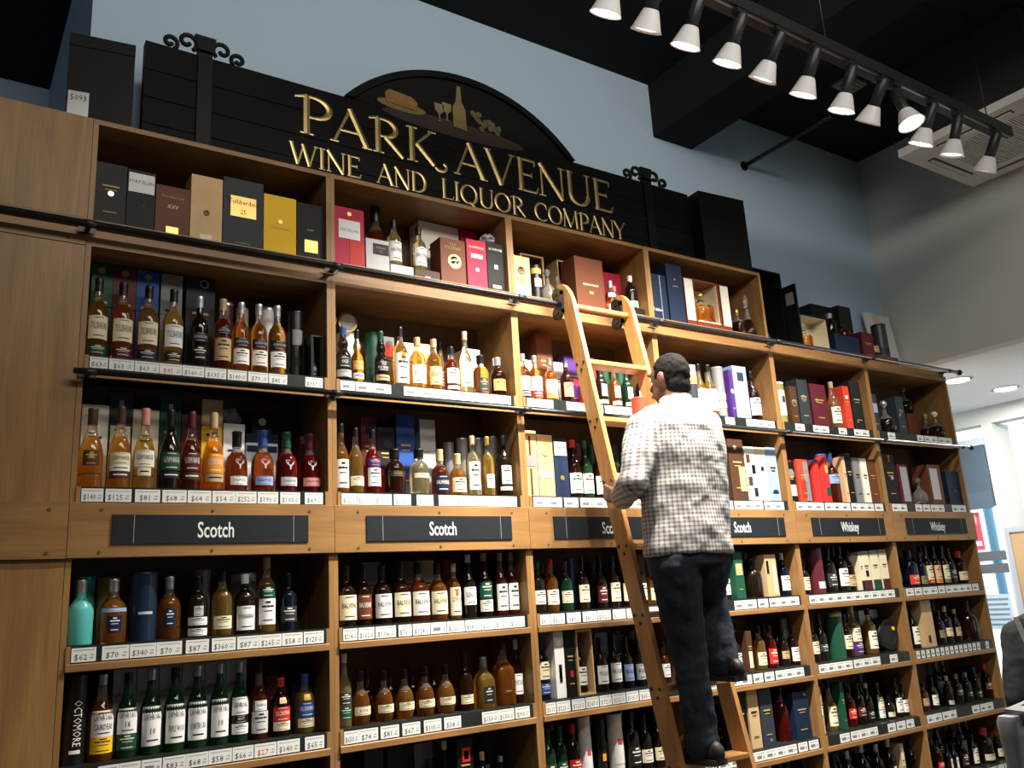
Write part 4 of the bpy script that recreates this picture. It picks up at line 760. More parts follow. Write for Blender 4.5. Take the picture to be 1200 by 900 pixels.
cell(2, 4, [
 ('b', 396, 415, 662, 'dumpy', 'brown', 'black', bv('cream')), ('b', 416, 436, 662, 'dumpy', 'brown', 'black', bv('chestnut')), ('b', 437, 458, 662, 'dumpy', 'brown', 'black', bv('white')), ('b', 459, 480, 660, 'dumpy', 'brown', 'black', bv('cream')), ('b', 481, 502, 659, 'dumpy', 'russet', 'black', bv('white')), ('b', 503, 523, 660, 'dumpy', 'amber', 'black', bv('cream')), ('b', 524, 540, 660, 'std', 'honey', 'tan', [(.06, .56, 'cream', 'CLYNELISH'), (.4, .52, 'scarlet', None, 'gold', 14)]), ('b', 541, 558, 650, 'tall', 'dark', 'white', [(.2, .48, 'white', 'GLENLIVET')]), ('b', 559, 577, 648, 'tall', 'brown', 'tan', [(.28, .54, 'green'), (.08, .26, 'ivory')]), ('b', 579, 595, 648, 'tall', 'russet', 'tan', [(.08, .5, 'white')]), ('b', 597, 610, 647, 'tall', 'russet', 'tan', [(.08, .5, 'white')])],
 [('x', 426, 446, 659, 'grey', {}), ('x', 468, 486, 658, 'grey', {}), ('x', 490, 510, 657, 'silver', {}), ('t', 514, 530, 655, 'maroon', {}), ('b', 548, 560, 652, 'tall', 'dark', 'black', None), ('b', 572, 584, 650, 'tall', 'dark', 'black', None)])
cell(2, 5, [
 ('b', 397, 410, 766, 'tall', 'pale', 'white', [(.10, .28, 'green', None, 'silver'), (.30, .46, 'slate')]), ('b', 411, 434, 786, 'roth', 'amber', 'black', [(.18, .34, 'cream', 'ROTHES')]), ('b', 439, 461, 786, 'roth', 'amber', 'black', [(.18, .34, 'cream')]), ('b', 463, 485, 784, 'roth', 'honey', 'black', [(.18, .34, 'cream')]), ('b', 487, 509, 781, 'roth', 'amber', 'black', [(.18, .34, 'cream')]), ('b', 511, 533, 779, 'roth', 'honey', 'black', [(.18, .34, 'cream')]), ('b', 536, 554, 767, 'std', 'brown', 'black', [(.12, .28, 'cream')]), ('b', 556, 578, 770, 'dumpy', 'gold', 'silver', [(.1, .42, 'charcoal', None, 'silver', 34)], dict(sq=.5)), ('b', 580, 600, 754, 'dumpy', 'amber', 'brown', [(.2, .26, 'brown', None, 'gold', 24)], dict(sq=.5, d='square amber bottle with brown stopper')), ('b', 602, 618, 749, 'std', 'brown', 'white', [(.14, .46, 'white', 'MORTLACH')])],
 [('b', 420, 440, 784, 'roth', 'brown', 'black', None), ('b', 448, 466, 782, 'roth', 'brown', 'black', None), ('b', 474, 492, 780, 'roth', 'brown', 'black', None), ('b', 500, 516, 778, 'roth', 'brown', 'black', None)])
cell(2, 6, [('b', 494, 513, 890, 'std', 'gold', 'black', 'cream'), ('b', 514, 530, 868, 'tall', 'dark', 'white', 'white'), ('x', 533, 556, 866, 'black', dict(lab=[(.3, .8, .66, .86, 'red'), (.42, .7, .70, .82, 'yellow')], d='black gift box with red and yellow square')), ('b', 559, 572, 881, 'std', 'dark', 'tan', None), ('b', 580, 594, 886, 'tall', 'dark', 'silver', None)],
 [('x', 428, 450, 880, 'slate', {}), ('x', 455, 485, 876, 'charcoal', {}), ('x', 487, 508, 872, 'grey', {})])
# ---- third bay
cell(3, 1, [
 ('x', 601, 622, 298, 'pinewood', dict(D=.09, bare=1, disc=[(.5, .64, .02, 'brown'), (.5, .64, .016, 'pinewood')], lab=[(.3, .75, .01, .06, 'white')], txt=[(.5, .42, .012, 'HIGHLAND', 'brown'), (.5, .35, .012, 'PARK', 'brown')], d='pale wooden box with burnt emblem')), ('t', 623, 633, 312, 'black', dict(w=.058, lab=[(.4, .62, 'ivory', 45), (.75, .9, 'gold')], d='black tube with cream oval label')),
 ('d', 635, 649, 316, 'clear', dict(facet=1, Y=.09, w=.085)), ('d', 650, 658, 324, 'clear', dict(Y=.13, w=.06)),
 ('x', 676, 709, 299, 'chestnut', dict(D=.12, Y=.05, lab=[(.45, .6, .3, .36, 'olive')], txt=[(.5, .48, .012, 'GLENDRONACH', 'ivory')], d='tall reddish brown wooden box')), ('b', 711, 721, 330, 'squat', 'amber', 'silver', [(.5, .64, 'silver'), (.1, .3, 'ivory')], dict(w=.06)), ('x', 734, 755, 358, 'black', dict(D=.11, Y=.03, lab=[(.0, 1., .0, .25, 'orange')], bare=1, h=.048, d='low black box under a dark bottle'))],
 [('x', 613, 640, 296, 'tan', dict(Y=.19, D=.1, open='chestnut', d='open wooden presentation case with pink lining')), ('x', 656, 672, 304, 'tan', dict(Y=.19, D=.1, open='brown', d='open narrow wooden presentation case')), ('x', 710, 732, 318, 'crimson', dict(Y=.2)), ])
bottle(px_X(724, .11, 3.2), .14, ROWZ[1]+.0006, .066, .20, 'std', 'russet', 'pink', [(.10, .24, 'silver'), (.25, .52, 'crimson', None, 'white')], 'amber bottle with pink neck and pink label, third bay, top cubby', {})
nc = [o for o in bpy.data.objects if o.get('label', '').startswith('open narrow wooden')][0]
bottle(nc.location.x, nc.location.y-.01, ROWZ[1]+.0105, .05, .21, 'tall', 'pale', 'silver', None, 'slim clear bottle inside the narrow open case, third bay, top cubby', dict(rz=0))
bottle(min(px_X(744, .085, 3.25), XS[3]-.062), .085, ROWZ[1]+.0495, .07, .205, 'std', 'dark', 'white', [(.06, .24, 'ivory')], 'dark bottle with white cap standing on low black box, third bay, top cubby', {})
cell(3, 2, [('b', 608, 619, 415, 'std', 'russet', 'charcoal' if False else 'grey', [(.2, .5, 'cream'), (.08, .18, 'grey')]), ('b', 619, 636, 417, 'std', 'amber', 'grey', [(.22, .52, 'cream'), (.08, .2, 'red')]), ('b', 637, 653, 420, 'std', 'amber', 'grey', [(.2, .5, 'ivory'), (.09, .18, 'gold')]), ('b', 655, 673, 423, 'std', 'brown', 'grey', [(.16, .48, 'tan')]), ('b', 680, 692, 440, 'squat', 'red', 'black', None), ('b', 697, 712, 425, 'tall', 'dark', 'tan', [(.24, .5, 'silver', None, 'black', 34), (.08, .16, 'ivory')]), ('b', 714, 727, 428, 'tall', 'amber', 'tan', [(.24, .5, 'silver', None, 'black', 34), (.08, .16, 'ivory')]), ('b', 729, 741, 430, 'tall', 'green', 'tan', [(.24, .5, 'silver', None, 'black', 34), (.08, .16, 'ivory')]), ('b', 746, 758, 432, 'tall', 'dark', 'black', 'white')],
 [('x', 614, 628, 421, 'cream', {}), ('x', 632, 650, 390, 'chestnut', dict(lid=.5, d='tall brown wooden carton')), ('x', 651, 662, 424, 'ivory', {}), ('x', 664, 682, 416, 'purple', dict(disc=[(.7, .5, .02, 'crimson')])), ('t', 690, 700, 420, 'scarlet', {}), ('t', 704, 716, 425, 'green', {}), ('t', 722, 734, 428, 'green', {})])
cell(3, 3, [('x', 614, 631, 504, 'pinewood', dict(bare=1, lid=.06, lab=[(.0, 1, .45, .6, 'silver'), (.40, .54, .02, .42, 'brown'), (.40, .54, .62, .92, 'brown')], d='slatted pine crate box with grey label')), ('x', 632, 650, 509, 'pinewood', dict(bare=1, disc=[(.5, .75, .028, 'tan')], lab=[(.15, .85, .3, .4, 'ivory')], d='plain pine box with round brand')), ('x', 651, 667, 513, 'navy', dict(lab=[(.05, .95, .70, .94, 'white')], disc=[(.5, .32, .012, 'gold')], txt=[(.5, .84, .012, 'GLENLIVET', 'navy')], d='navy gift box with white top label')), ('b', 667, 679, 516, 'tall', 'brown', 'red', [(.08, .42, 'white')]), ('b', 680, 694, 517, 'tall', 'green', 'green', [(.08, .42, 'cream')]), ('b', 695, 709, 524, 'tall', 'brown', 'maroon', [(.08, .42, 'white')]), ('b', 712, 724, 526, 'std', 'dark', 'black', 'cream'), ('b', 727, 738, 528, 'std', 'dark', 'black', 'white'), ('b', 742, 753, 530, 'std', 'brown', 'silver', 'white')],
 [('t', 672, 684, 520, 'maroon', {}), ('t', 690, 702, 522, 'green', {}), ('x', 712, 728, 520, 'slate', {})])
cell(3, 4, [('b', 625, 636, 657, 'std', 'dark', 'green', [(.16, .42, 'ivory')]), ('b', 638, 654, 656, 'std', 'amber', 'red', [(.14, .42, 'ivory')]), ('b', 655, 671, 658, 'std', 'green', 'maroon', [(.16, .4, 'cream')]), ('b', 675, 690, 652, 'tall', 'dark', 'black', [(.14, .46, 'cream')]), ('b', 697, 711, 656, 'tall', 'dark', 'black', [(.12, .46, 'maroon')]), ('b', 712, 726, 652, 'tall', 'dark', 'black', [(.12, .48, 'cream')]), ('b', 728, 741, 654, 'std', 'brown', 'black', [(.12, .48, 'cream')]), ('b', 743, 757, 656, 'std', 'dark', 'black', [(.12, .48, 'ivory')]), ('b', 759, 770, 662, 'std', 'gold', 'black', [(.12, .42, 'cream')])],
 [('t', 663, 674, 655, 'blue', {}), ('t', 688, 700, 660, 'charcoal', {}), ('t', 745, 758, 650, 'grey', {})])
cell(3, 5, [('b', 630, 641, 740, 'tall', 'navy', 'blue', [(.30, .56, 'cream'), (.08, .24, 'blue')], dict(w=.07)), ('x', 643, 663, 740, 'white', dict(lid=0, bare=1, disc=[(.5, .82, .016, 'silver')], lab=[(.36, .66, .24, .5, 'charcoal'), (.38, .64, .28, .46, 'ivory')], d='tall white gift box with small bottle picture')), ('x', 664, 676, 741, 'black', dict(lab=[(.4, .7, .3, .4, 'red')], d='black gift box with red mark')), ('x', 678, 697, 737, 'pinewood', dict(open='tan', D=.1, d='open pine case holding a bottle')), ('b', 698, 711, 747, 'tall', 'dark', 'black', [(.14, .48, 'white', 'MACALLAN')]), ('b', 713, 727, 743, 'tall', 'dark', 'black', [(.14, .48, 'white', 'MACALLAN')]), ('b', 728, 741, 746, 'tall', 'dark', 'black', [(.14, .46, 'lavender', 'MACALLAN')]), ('b', 742, 755, 747, 'tall', 'dark', 'black', [(.14, .46, 'silver', 'MACALLAN')]), ('b', 757, 768, 748, 'tall', 'dark', 'black', [(.14, .46, 'white')]), ('b', 772, 784, 752, 'tall', 'russet', 'black', [(.14, .46, 'white')])],
 [('x', 700, 715, 742, 'grey', {}), ('x', 720, 735, 744, 'charcoal', {})])
cell(3, 6, [('b', 637, 649, 853, 'std', 'green', 'navy', [(.12, .42, 'slate')]), ('b', 651, 664, 850, 'std', 'green', 'green', [(.12, .42, 'green')]), ('b', 666, 678, 848, 'std', 'brown', 'red', [(.12, .42, 'red')]), ('t', 679, 694, 839, 'ivory', dict(lab=[(.2, .7, 'white', 50), (.4, .5, 'red', 20)], d='tall ivory tube with red print')), ('t', 699, 710, 842, 'black', dict(lab=[(.3, .42, 'orange', 22)], d='black tube with orange dot')), ('t', 713, 731, 836, 'ivory', dict(lab=[(.2, .7, 'white', 50), (.5, .6, 'red', 20)], d='tall ivory tube with red emblem')), ('b', 734, 748, 834, 'std', 'dark', 'black', [(.12, .44, 'charcoal')]), ('b', 750, 762, 838, 'std', 'dark', 'black', [(.14, .38, 'ivory')]), ('b', 764, 777, 836, 'std', 'dark', 'black', [(.14, .38, 'cream')]), ('b', 780, 792, 836, 'std', 'dark', 'black', [(.14, .38, 'cream')])])
# ---- fourth bay
cell(4, 1, [('x', 763, 783, 319, 'navy', dict(D=.09, lab=[(.62, .66, .02, .98, 'silver')], txt=[(.36, .22, .018, 'Talisker', 'white', .07)], d='dark navy box with silver stripe')), ('x', 785, 803, 308, 'navy', dict(D=.11, Y=.02, txt=[(.5, .62, .008, 'JOHNNIE', 'gold')], disc=[(.5, .74, .006, 'gold')], d='tall navy box with gold crest')),
 ('d', 858, 870, 362, 'brown', dict(kind='square', stopc='gold', w=.07)), ('d', 874, 888, 347, 'brown', dict(kind='cone', w=.10, stop=.3))])
# open presentation cabinet with decanter
xa, xb = px_X(815, .06, 3.15), px_X(846, .06, 3.15); zc0 = ROWZ[1]+.0006; hh = .31
pc = empty('presentation_cabinet', ((xa+xb)/2, .12, zc0)); tag(pc, 'open reddish wooden cabinet with cream lining holding a decanter, fourth bay, top cubby', 'presentation case')
W2 = (xb-xa)/2; MAH = plain('mahogany', (.20, .035, .012), .35)
pbox('base', pc, -W2, W2, -.07, .08, 0, .045, MAH); pbox('back', pc, -W2, W2, .07, .08, .0455, hh, MAH); pbox('side', pc, -W2, -W2+.012, -.06, .0695, .0455, hh, MAH); pbox('side', pc, W2-.012, W2, -.06, .0695, .0455, hh, MAH); pbox('top', pc, -W2+.0125, W2-.0125, -.06, .0695, hh-.012, hh, MAH)
pbox('lining', pc, -W2+.013, W2-.013, .062, .0695, .046, hh-.0125, col('cream')); pbox('lining', pc, -W2+.0125, -W2+.0165, -.055, .061, .0455, hh-.0125, col('cream')); pbox('lining', pc, W2-.0165, W2-.0125, -.055, .061, .0455, hh-.0125, col('cream')); pbox('shelf_lip', pc, -W2+.017, W2-.017, -.065, -.0, .0455, .055, col('cream'))
for sd in (-1, 1):
    d_ = pbox('door', pc, *(sorted((sd*W2+sd*.002, sd*(W2+.075)))), -.066, -.056, .0, hh-.005, MAH); pbox('door_lining', d_, *(sorted((sd*W2+sd*.006, sd*(W2+.072)))), -.069, -.0662, .045, hh-.012, col('ivory'))
decanter((xa+xb)/2, .115, zc0+.0557, .12, .20, 'amber', 'square amber decanter with gold stopper inside the open wooden cabinet', dict(kind='square', stopc='gold', stop=.45))
cell(4, 2, [('b', 775, 785, 432, 'tall', 'dark', 'black', 'ivory'), ('t', 806, 817, 429, 'peach', dict(w=.07, lab=[(.34, .62, 'slate'), (.64, .78, 'gold')], d='peach tube with dark middle band')), ('b', 817, 827, 427, 'tall', 'gold', 'black', [(.12, .52, 'white', '25', 'red')]), ('b', 828, 838, 428, 'tall', 'gold', 'black', [(.12, .52, 'white', '25', 'red')]), ('t', 840, 848, 431, 'grey', dict(w=.075, lab=[(.2, .3, 'silver'), (.36, .48, 'silver')], d='grey tube with silver bands')), ('x', 852, 862, 433, 'purple', dict(lid=0, disc=[(.5, .55, .014, 'lavender')], txt=[(.5, .2, .012, 'GLENFARCLAS', 'lavender')], d='purple gift box')), ('x', 863, 879, 428, 'lavender', dict(lid=0, bare=1, lab=[(.3, .75, .72, .88, 'slate')], d='pale blue gift box with dark square')), ('b', 880, 887, 436, 'tall', 'brown', 'black', 'white'), ('b', 889, 898, 437, 'tall', 'gold', 'navy', [(.14, .42, 'white')])],
 [('x', 843, 852, 432, 'cream', {})])
cell(4, 3, [('b', 800, 812, 530, 'tall', 'dark', 'black', 'ivory'), ('b', 818, 828, 530, 'tall', 'brown', 'black', 'cream'), ('x', 832, 844, 515, 'slate', dict(d='slate gift box beside the charcoal box')), ('x', 846, 856, 512, 'charcoal', dict(d='charcoal gift box')), ('x', 858, 876, 514, 'brown', dict(lid=0, disc=[(.45, .86, .012, 'white')], lab=[(.55, .95, .15, .55, 'tan')], d='brown gift box with white roundel')), ('x', 877, 889, 523, 'white', dict(lid=0, bare=1, lab=[(.1, .45, .7, .85, 'brown'), (.55, .9, .5, .66, 'black'), (.1, .5, .28, .44, 'brown'), (.55, .9, .08, .24, 'charcoal')], d='white gift box with small dark pictures')), ('x', 890, 902, 524, 'cream', dict(lid=0, bare=1, disc=[(.5, .6, .014, 'navy')], d='cream gift box with navy drop')), ('x', 903, 914, 524, 'lavender', dict(lid=0, lab=[(.3, .7, .56, .62, 'grey'), (.2, .8, .14, .18, 'navy')], d='sky blue gift box'))],
 [('t', 860, 870, 505, 'lavender', {})])
cell(4, 4, [('b', 842, 855, 655, 'std', 'dark', 'black', 'white'), ('x', 861, 873, 647, 'green', dict(lid=0, lab=[(.15, .85, .5, .75, 'tan')], d='dark green box with tan label')), ('b', 877, 887, 655, 'squat', 'dark', 'black', None, dict(d='black squat bottle with dark stopper')), ('x', 890, 912, 650, 'tan', dict(lid=0, bare=1, lab=[(.1, .3, .55, .85, 'black'), (.6, .85, .05, .75, 'cream')], d='kraft brown box with black deer cutout')), ('b', 917, 930, 648, 'std', 'navy', 'silver', [(.12, .46, 'white')])])
cell(4, 5, [('b', 856, 868, 738, 'std', 'dark', 'black', [(.14, .46, 'white')]), ('x', 870, 883, 740, 'brown', dict(lid=0, lab=[(.2, .8, .1, .5, 'cream')], d='dark brown box with cream label')), ('b', 885, 896, 734, 'std', 'gold', 'black', [(.1, .4, 'cream')]), ('b', 898, 909, 733, 'std', 'red', 'black', [(.1, .46, 'red', None, 'ivory')]), ('b', 912, 924, 736, 'std', 'dark', 'black', [(.2, .4, 'tan')]), ('b', 926, 939, 732, 'std', 'brown', 'black', [(.1, .44, 'white')])],
 [('b', 892, 902, 732, 'tall', 'dark', 'black', None), ('b', 906, 916, 732, 'tall', 'dark', 'black', None), ('t', 918, 928, 724, 'steel', {})])
cell(4, 6, [('x', 862, 878, 812, 'black', {}), ('x', 880, 892, 809, 'tan', dict(lid=0, d='tan wooden gift box')), ('x', 894, 908, 808, 'slate', dict(lid=0, disc=[(.6, .1, .008, 'silver')])), ('b', 912, 922, 805, 'std', 'red', 'black', None), ('x', 930, 950, 812, 'navy', dict(lid=0, lab=[(.75, .85, .9, .95, 'silver')]))],
 [('b', 914, 926, 800, 'std', 'dark', 'black', None)])
cell(4, 7, [('b', 882, 892, 889, 'std', 'dark', 'silver', 'charcoal'), ('b', 900, 910, 884, 'std', 'dark', 'silver', 'charcoal'), ('b', 920, 932, 882, 'std', 'dark', 'black', 'ivory'), ('b', 940, 950, 880, 'std', 'brown', 'black', 'cream')])
# ---- fifth bay
cell(5, 2, [('t', 910, 918, 449, 'olive', dict(w=.075, lab=[(.2, .8, 'cream', 50), (.5, .66, 'navy', 20)], lidc='ivory', d='greenish tin with ivory lid')), ('x', 924, 936, 452, 'brown', dict(lid=0, disc=[(.5, .55, .022, 'silver'), (.5, .55, .016, 'brown')], d='dark brown gift box with silver crest')), ('x', 938, 950, 444, 'slate', dict(lid=0, disc=[(.5, .58, .022, 'silver'), (.5, .58, .016, 'slate')], d='slate gift box with silver crest')), ('x', 953, 971, 449, 'maroon', dict(lid=0, disc=[(.35, .6, .014, 'gold')])), ('b', 974, 982, 448, 'tall', 'pale', 'tan', 'ivory'), ('x', 984, 999, 452, 'scarlet', dict(lid=0, lab=[(.3, .7, .7, .78, 'ivory')], d='rust red gift box')), ('x', 1001, 1013, 446, 'charcoal', dict(lid=0, disc=[(.3, .16, .008, 'gold')]))])
cell(5, 3, [('x', 924, 934, 541, 'black', dict(lid=0, lab=[(.1, .9, .14, .42, 'cream')], disc=[(.5, .7, .028, 'silver')], d='black gift box with silver disc and cream label')), ('x', 937, 950, 538, 'scarlet', dict(lid=0, lab=[(.55, .98, .02, .95, 'silver'), (.2, .6, .1, .5, 'red')], d='red and clear window gift box')), ('t', 953, 958, 540, 'red', dict(w=.07, lidc='blue', d='narrow red tube with blue lid')), ('t', 960, 970, 533, 'red', dict(w=.10, lidc='blue', lab=[(.14, .3, 'green', 30), (.6, .76, 'gold', 20)], d='wide red tube with blue lid')), ('b', 972, 981, 531, 'std', 'russet', 'blue', [(.38, .56, 'lavender')]), ('x', 983, 991, 535, 'peach', dict(lid=0, d='peach coloured gift box')), ('x', 994, 1002, 531, 'black', dict(lid=0)), ('x', 1004, 1011, 536, 'grey', dict(lid=0)), ('x', 1013, 1020, 537, 'ivory', dict(lid=0)), ('x', 1021, 1030, 538, 'chestnut', dict(lid=0))])
cell(5, 4, [('b', 938, 947, 657, 'std', 'dark', 'black', 'cream'), ('t', 950, 963, 642, 'maroon', dict(w=.09, lab=[(.1, .25, 'silver', 40)])), ('b', 966, 979, 642, 'std', 'dark', 'black', [(.12, .42, 'slate')]), ('b', 981, 992, 640, 'std', 'dark', 'black', [(.12, .5, 'white')]), ('b', 992, 999, 646, 'std', 'brown', 'black', [(.12, .4, 'tan')]), ('x', 1002, 1010, 647, 'cream', dict(lid=.08, lidc='grey', lab=[(0, 1, 0, .25, 'charcoal')], d='cream gift box with charcoal base')), ('x', 1012, 1021, 646, 'cream', dict(lid=.08, lidc='grey', lab=[(0, 1, 0, .25, 'maroon'), (.3, .7, .35, .5, 'black')], d='cream gift box with maroon base and black print')), ('x', 1023, 1032, 645, 'cream', dict(lid=.08, lidc='grey', lab=[(0, 1, 0, .25, 'green')], d='cream gift box with green base')), ('x', 1034, 1042, 644, 'cream', dict(lid=.08, lidc='grey', lab=[(0, 1, 0, .25, 'maroon')], d='cream gift box with plain maroon base'))],
 [('b', 958, 968, 642, 'tall', 'dark', 'black', None), ('b', 974, 984, 640, 'tall', 'dark', 'black', None)])
cell(5, 5, [('b', 949, 957, 728, 'std', 'dark', 'black', [(.2, .5, 'cream')]), ('b', 958, 967, 720, 'tall', 'dark', 'black', [(.2, .36, 'slate')]), ('t', 972, 987, 717, 'green', dict(w=.10, lidc='olive', lab=[(.9, .95, 'gold')])), ('b', 987, 996, 720, 'std', 'brown', 'black', [(.2, .52, 'cream')]), ('b', 997, 1006, 710, 'std', 'gold', 'tan', [(.3, .56, 'cream'), (.06, .28, 'purple')]), ('b', 1006, 1012, 726, 'squat', 'dark', 'black', [(.2, .46, 'cream')]), ('b', 1014, 1026, 712, 'std', 'gold', 'black', [(.12, .5, 'ivory')])])
cell(5, 6, [('x', 960, 966, 806, 'tan', dict(lid=0, lab=[(.2, .9, .4, .6, 'white')])), ('b', 968, 979, 799, 'tall', 'gold', 'black', [(.1, .5, 'cream')]), ('x', 981, 990, 800, 'green', dict(lid=0)), ('b', 992, 1001, 805, 'std', 'red', 'black', [(.2, .46, 'red')]), ('b', 1003, 1011, 800, 'std', 'brown', 'black', [(.2, .42, 'maroon')]), ('b', 1013, 1021, 800, 'tall', 'dark', 'tan', [(.1, .3, 'charcoal')]), ('b', 1026, 1034, 800, 'tall', 'green', 'green', [(.3, .62, 'cream'), (.08, .28, 'white')]), ('b', 1037, 1044, 815, 'squat', 'dark', 'black', [(.1, .3, 'cream')]), ('b', 1046, 1056, 795, 'tall', 'dark', 'black', [(.12, .5, 'white')]), ('b', 1059, 1069, 800, 'tall', 'dark', 'black', [(.12, .5, 'white')])],
 [('b', 988, 996, 800, 'tall', 'dark', 'black', None), ('b', 1006, 1014, 798, 'tall', 'dark', 'black', None), ('b', 1036, 1044, 795, 'tall', 'dark', 'black', None)])
cell(5, 7, [('b', 976, 984, 884, 'std', 'dark', 'black', 'ivory'), ('b', 992, 1000, 880, 'std', 'dark', 'silver', 'charcoal'), ('b', 1008, 1018, 872, 'std', 'dark', 'silver', 'cream'), ('b', 1026, 1034, 872, 'std', 'dark', 'silver', 'charcoal'), ('b', 1040, 1048, 866, 'std', 'dark', 'silver', 'charcoal'), ('x', 1052, 1063, 872, 'tan', dict(lid=0, lab=[(.1, .9, .5, .9, 'cream')])), ('b', 1068, 1076, 866, 'std', 'dark', 'black', None)])
# ---- sixth bay
cell(6, 2, [('x', 1023, 1031, 461, 'slate', dict(lid=0, lab=[(.1, .9, .5, .75, 'lavender')], d='slate blue box with pale square')), ('d', 1034, 1042, 470, 'dark', dict(kind='round', w=.12, d='dark round flask with silver stopper', stopc='silver')), ('x', 1046, 1062, 464, 'slate', dict(lid=0, disc=[(.3, .5, .008, 'silver')], d='slate gift box with silver stud')), ('x', 1066, 1077, 484, 'chestnut', dict(Y=.17, lid=0, bare=1, d='chestnut box carrying a flat black bottle')), ('d', 1080, 1087, 481, 'brown', dict(Y=.07, w=.105, stopc='ivory', d='round brown cognac decanter with ivory stopper')), ('d', 1096, 1103, 482, 'dark', dict(Y=.08, w=.10, stopc='gold', d='round dark decanter with gold stopper'))])
cell(6, 3, [('x', 1040, 1053, 532, 'black', dict(lid=0, disc=[(.6, .52, .014, 'silver')], lab=[(.5, .62, .84, .98, 'scarlet')])), ('x', 1056, 1068, 544, 'maroon', dict(lid=0, bare=1, lab=[(.2, .85, .06, .94, 'silver')], d='maroon framed box with silver panel')), ('d', 1072, 1082, 560, 'clear', dict(facet=1, w=.10)), ('x', 1088, 1106, 544, 'chestnut', dict(lid=0, bare=1, D=.12, lab=[(.12, .72, .12, .9, 'silver')], d='brown wooden case with silver window')), ('x', 1112, 1128, 552, 'navy', dict(lid=0, txt=[(.5, .42, .012, 'XO', 'gold')]))])
cell(6, 4, [('b', 1058, 1074, 645, 'squat', 'navy', 'black', [(.06, .32, 'scarlet')], dict(w=.10)), ('b', 1076, 1083, 648, 'std', 'navy', 'black', [(.06, .3, 'olive')]), ('b', 1083, 1091, 640, 'tall', 'dark', 'black', [(.14, .5, 'cream'), (.05, .13, 'red')]), ('b', 1093, 1100, 640, 'tall', 'dark', 'black', [(.14, .5, 'peach'), (.05, .13, 'orange')]), ('b', 1102, 1110, 640, 'tall', 'dark', 'black', [(.14, .5, 'cream'), (.05, .13, 'olive')]), ('b', 1111, 1117, 642, 'tall', 'dark', 'black', [(.14, .4, 'slate')]), ('b', 1119, 1130, 646, 'squat', 'brown', 'red', [(.1, .36, 'cream')], dict(w=.085)), ('b', 1130, 1137, 647, 'squat', 'brown', 'grey', [(.1, .36, 'cream')], dict(w=.08))],
 [('b', 1078, 1086, 640, 'tall', 'dark', 'black', None), ('b', 1104, 1110, 640, 'tall', 'dark', 'grey', None)])
cell(6, 5, [('b', 1066, 1075, 711, 'tall', 'dark', 'black', [(.1, .52, 'ivory')]), ('x', 1084, 1096, 704, 'tan', dict(lid=0, bare=1, lab=[(.3, .5, .1, .25, 'black')], d='tall tan wooden box')), ('b', 1098, 1105, 715, 'std', 'dark', 'black', [(.2, .42, 'olive')]), ('b', 1106, 1113, 710, 'std', 'dark', 'tan', [(.2, .42, 'cream')]), ('b', 1117, 1124, 714, 'tall', 'dark', 'tan', [(.2, .46, 'tan')]), ('b', 1128, 1141, 704, 'dumpy', 'brown', 'black', None, dict(w=.13, d='big brown square-shouldered bottle')), ('b', 1142, 1147, 728, 'std', 'clear', 'silver', None)],
 [('b', 1094, 1100, 705, 'tall', 'dark', 'black', None), ('b', 1110, 1118, 703, 'tall', 'dark', 'black', None)])
cell(6, 6, [('b', 1079, 1085, 800, 'std', 'russet', 'black', [(.2, .46, 'tan')]), ('b', 1088, 1098, 794, 'tall', 'dark', 'black', [(.14, .46, 'ivory')]), ('b', 1105, 1116, 792, 'std', 'dark', 'tan', [(.06, .2, 'silver')]), ('b', 1118, 1126, 790, 'std', 'dark', 'grey', [(.3, .5, 'slate')]), ('b', 1129, 1137, 788, 'std', 'dark', 'grey', [(.2, .36, 'charcoal')]), ('b', 1139, 1148, 782, 'std', 'dark', 'green', [(.1, .3, 'charcoal')]), ('b', 1151, 1161, 778, 'std', 'brown', 'red', [(.26, .46, 'chestnut')])],
 [('b', 1096, 1103, 792, 'tall', 'dark', 'black', None), ('b', 1124, 1132, 786, 'tall', 'dark', 'black', None), ('b', 1158, 1165, 780, 'tall', 'dark', 'black', None)])
cell(6, 7, [('b', 1095, 1104, 868, 'std', 'russet', 'black', [(.14, .4, 'red')]), ('b', 1107, 1113, 872, 'tall', 'dark', 'black', [(.08, .5, 'white', None, 'charcoal', 18)]), ('b', 1114, 1120, 870, 'tall', 'dark', 'black', [(.08, .5, 'white', None, 'charcoal', 18)]), ('b', 1124, 1132, 862, 'std', 'dark', 'black', [(.1, .46, 'brown')]), ('b', 1135, 1145, 860, 'std', 'dark', 'black', [(.08, .56, 'ivory')]), ('b', 1148, 1160, 853, 'squat', 'dark', 'red', [(.08, .26, 'cream')]), ('b', 1165, 1172, 858, 'std', 'dark', 'red', [(.1, .4, 'cream')])],
 [('b', 1120, 1126, 862, 'tall', 'dark', 'black', None)])
# flat black bottle on top of the chestnut box, sixth bay
fb = [o for o in bpy.data.objects if o.get('label', '').startswith('chestnut box carrying')][0]
zt = ROWZ[2]+.001+max(v.co.z for c in fb.children for v in c.data.vertices)
decanter(fb.location.x, fb.location.y, zt+.0003, .13, min(.21, 2.945-zt), 'dark', 'flat round black bottle standing on a chestnut box, sixth bay, second shelf', dict(kind='round'))
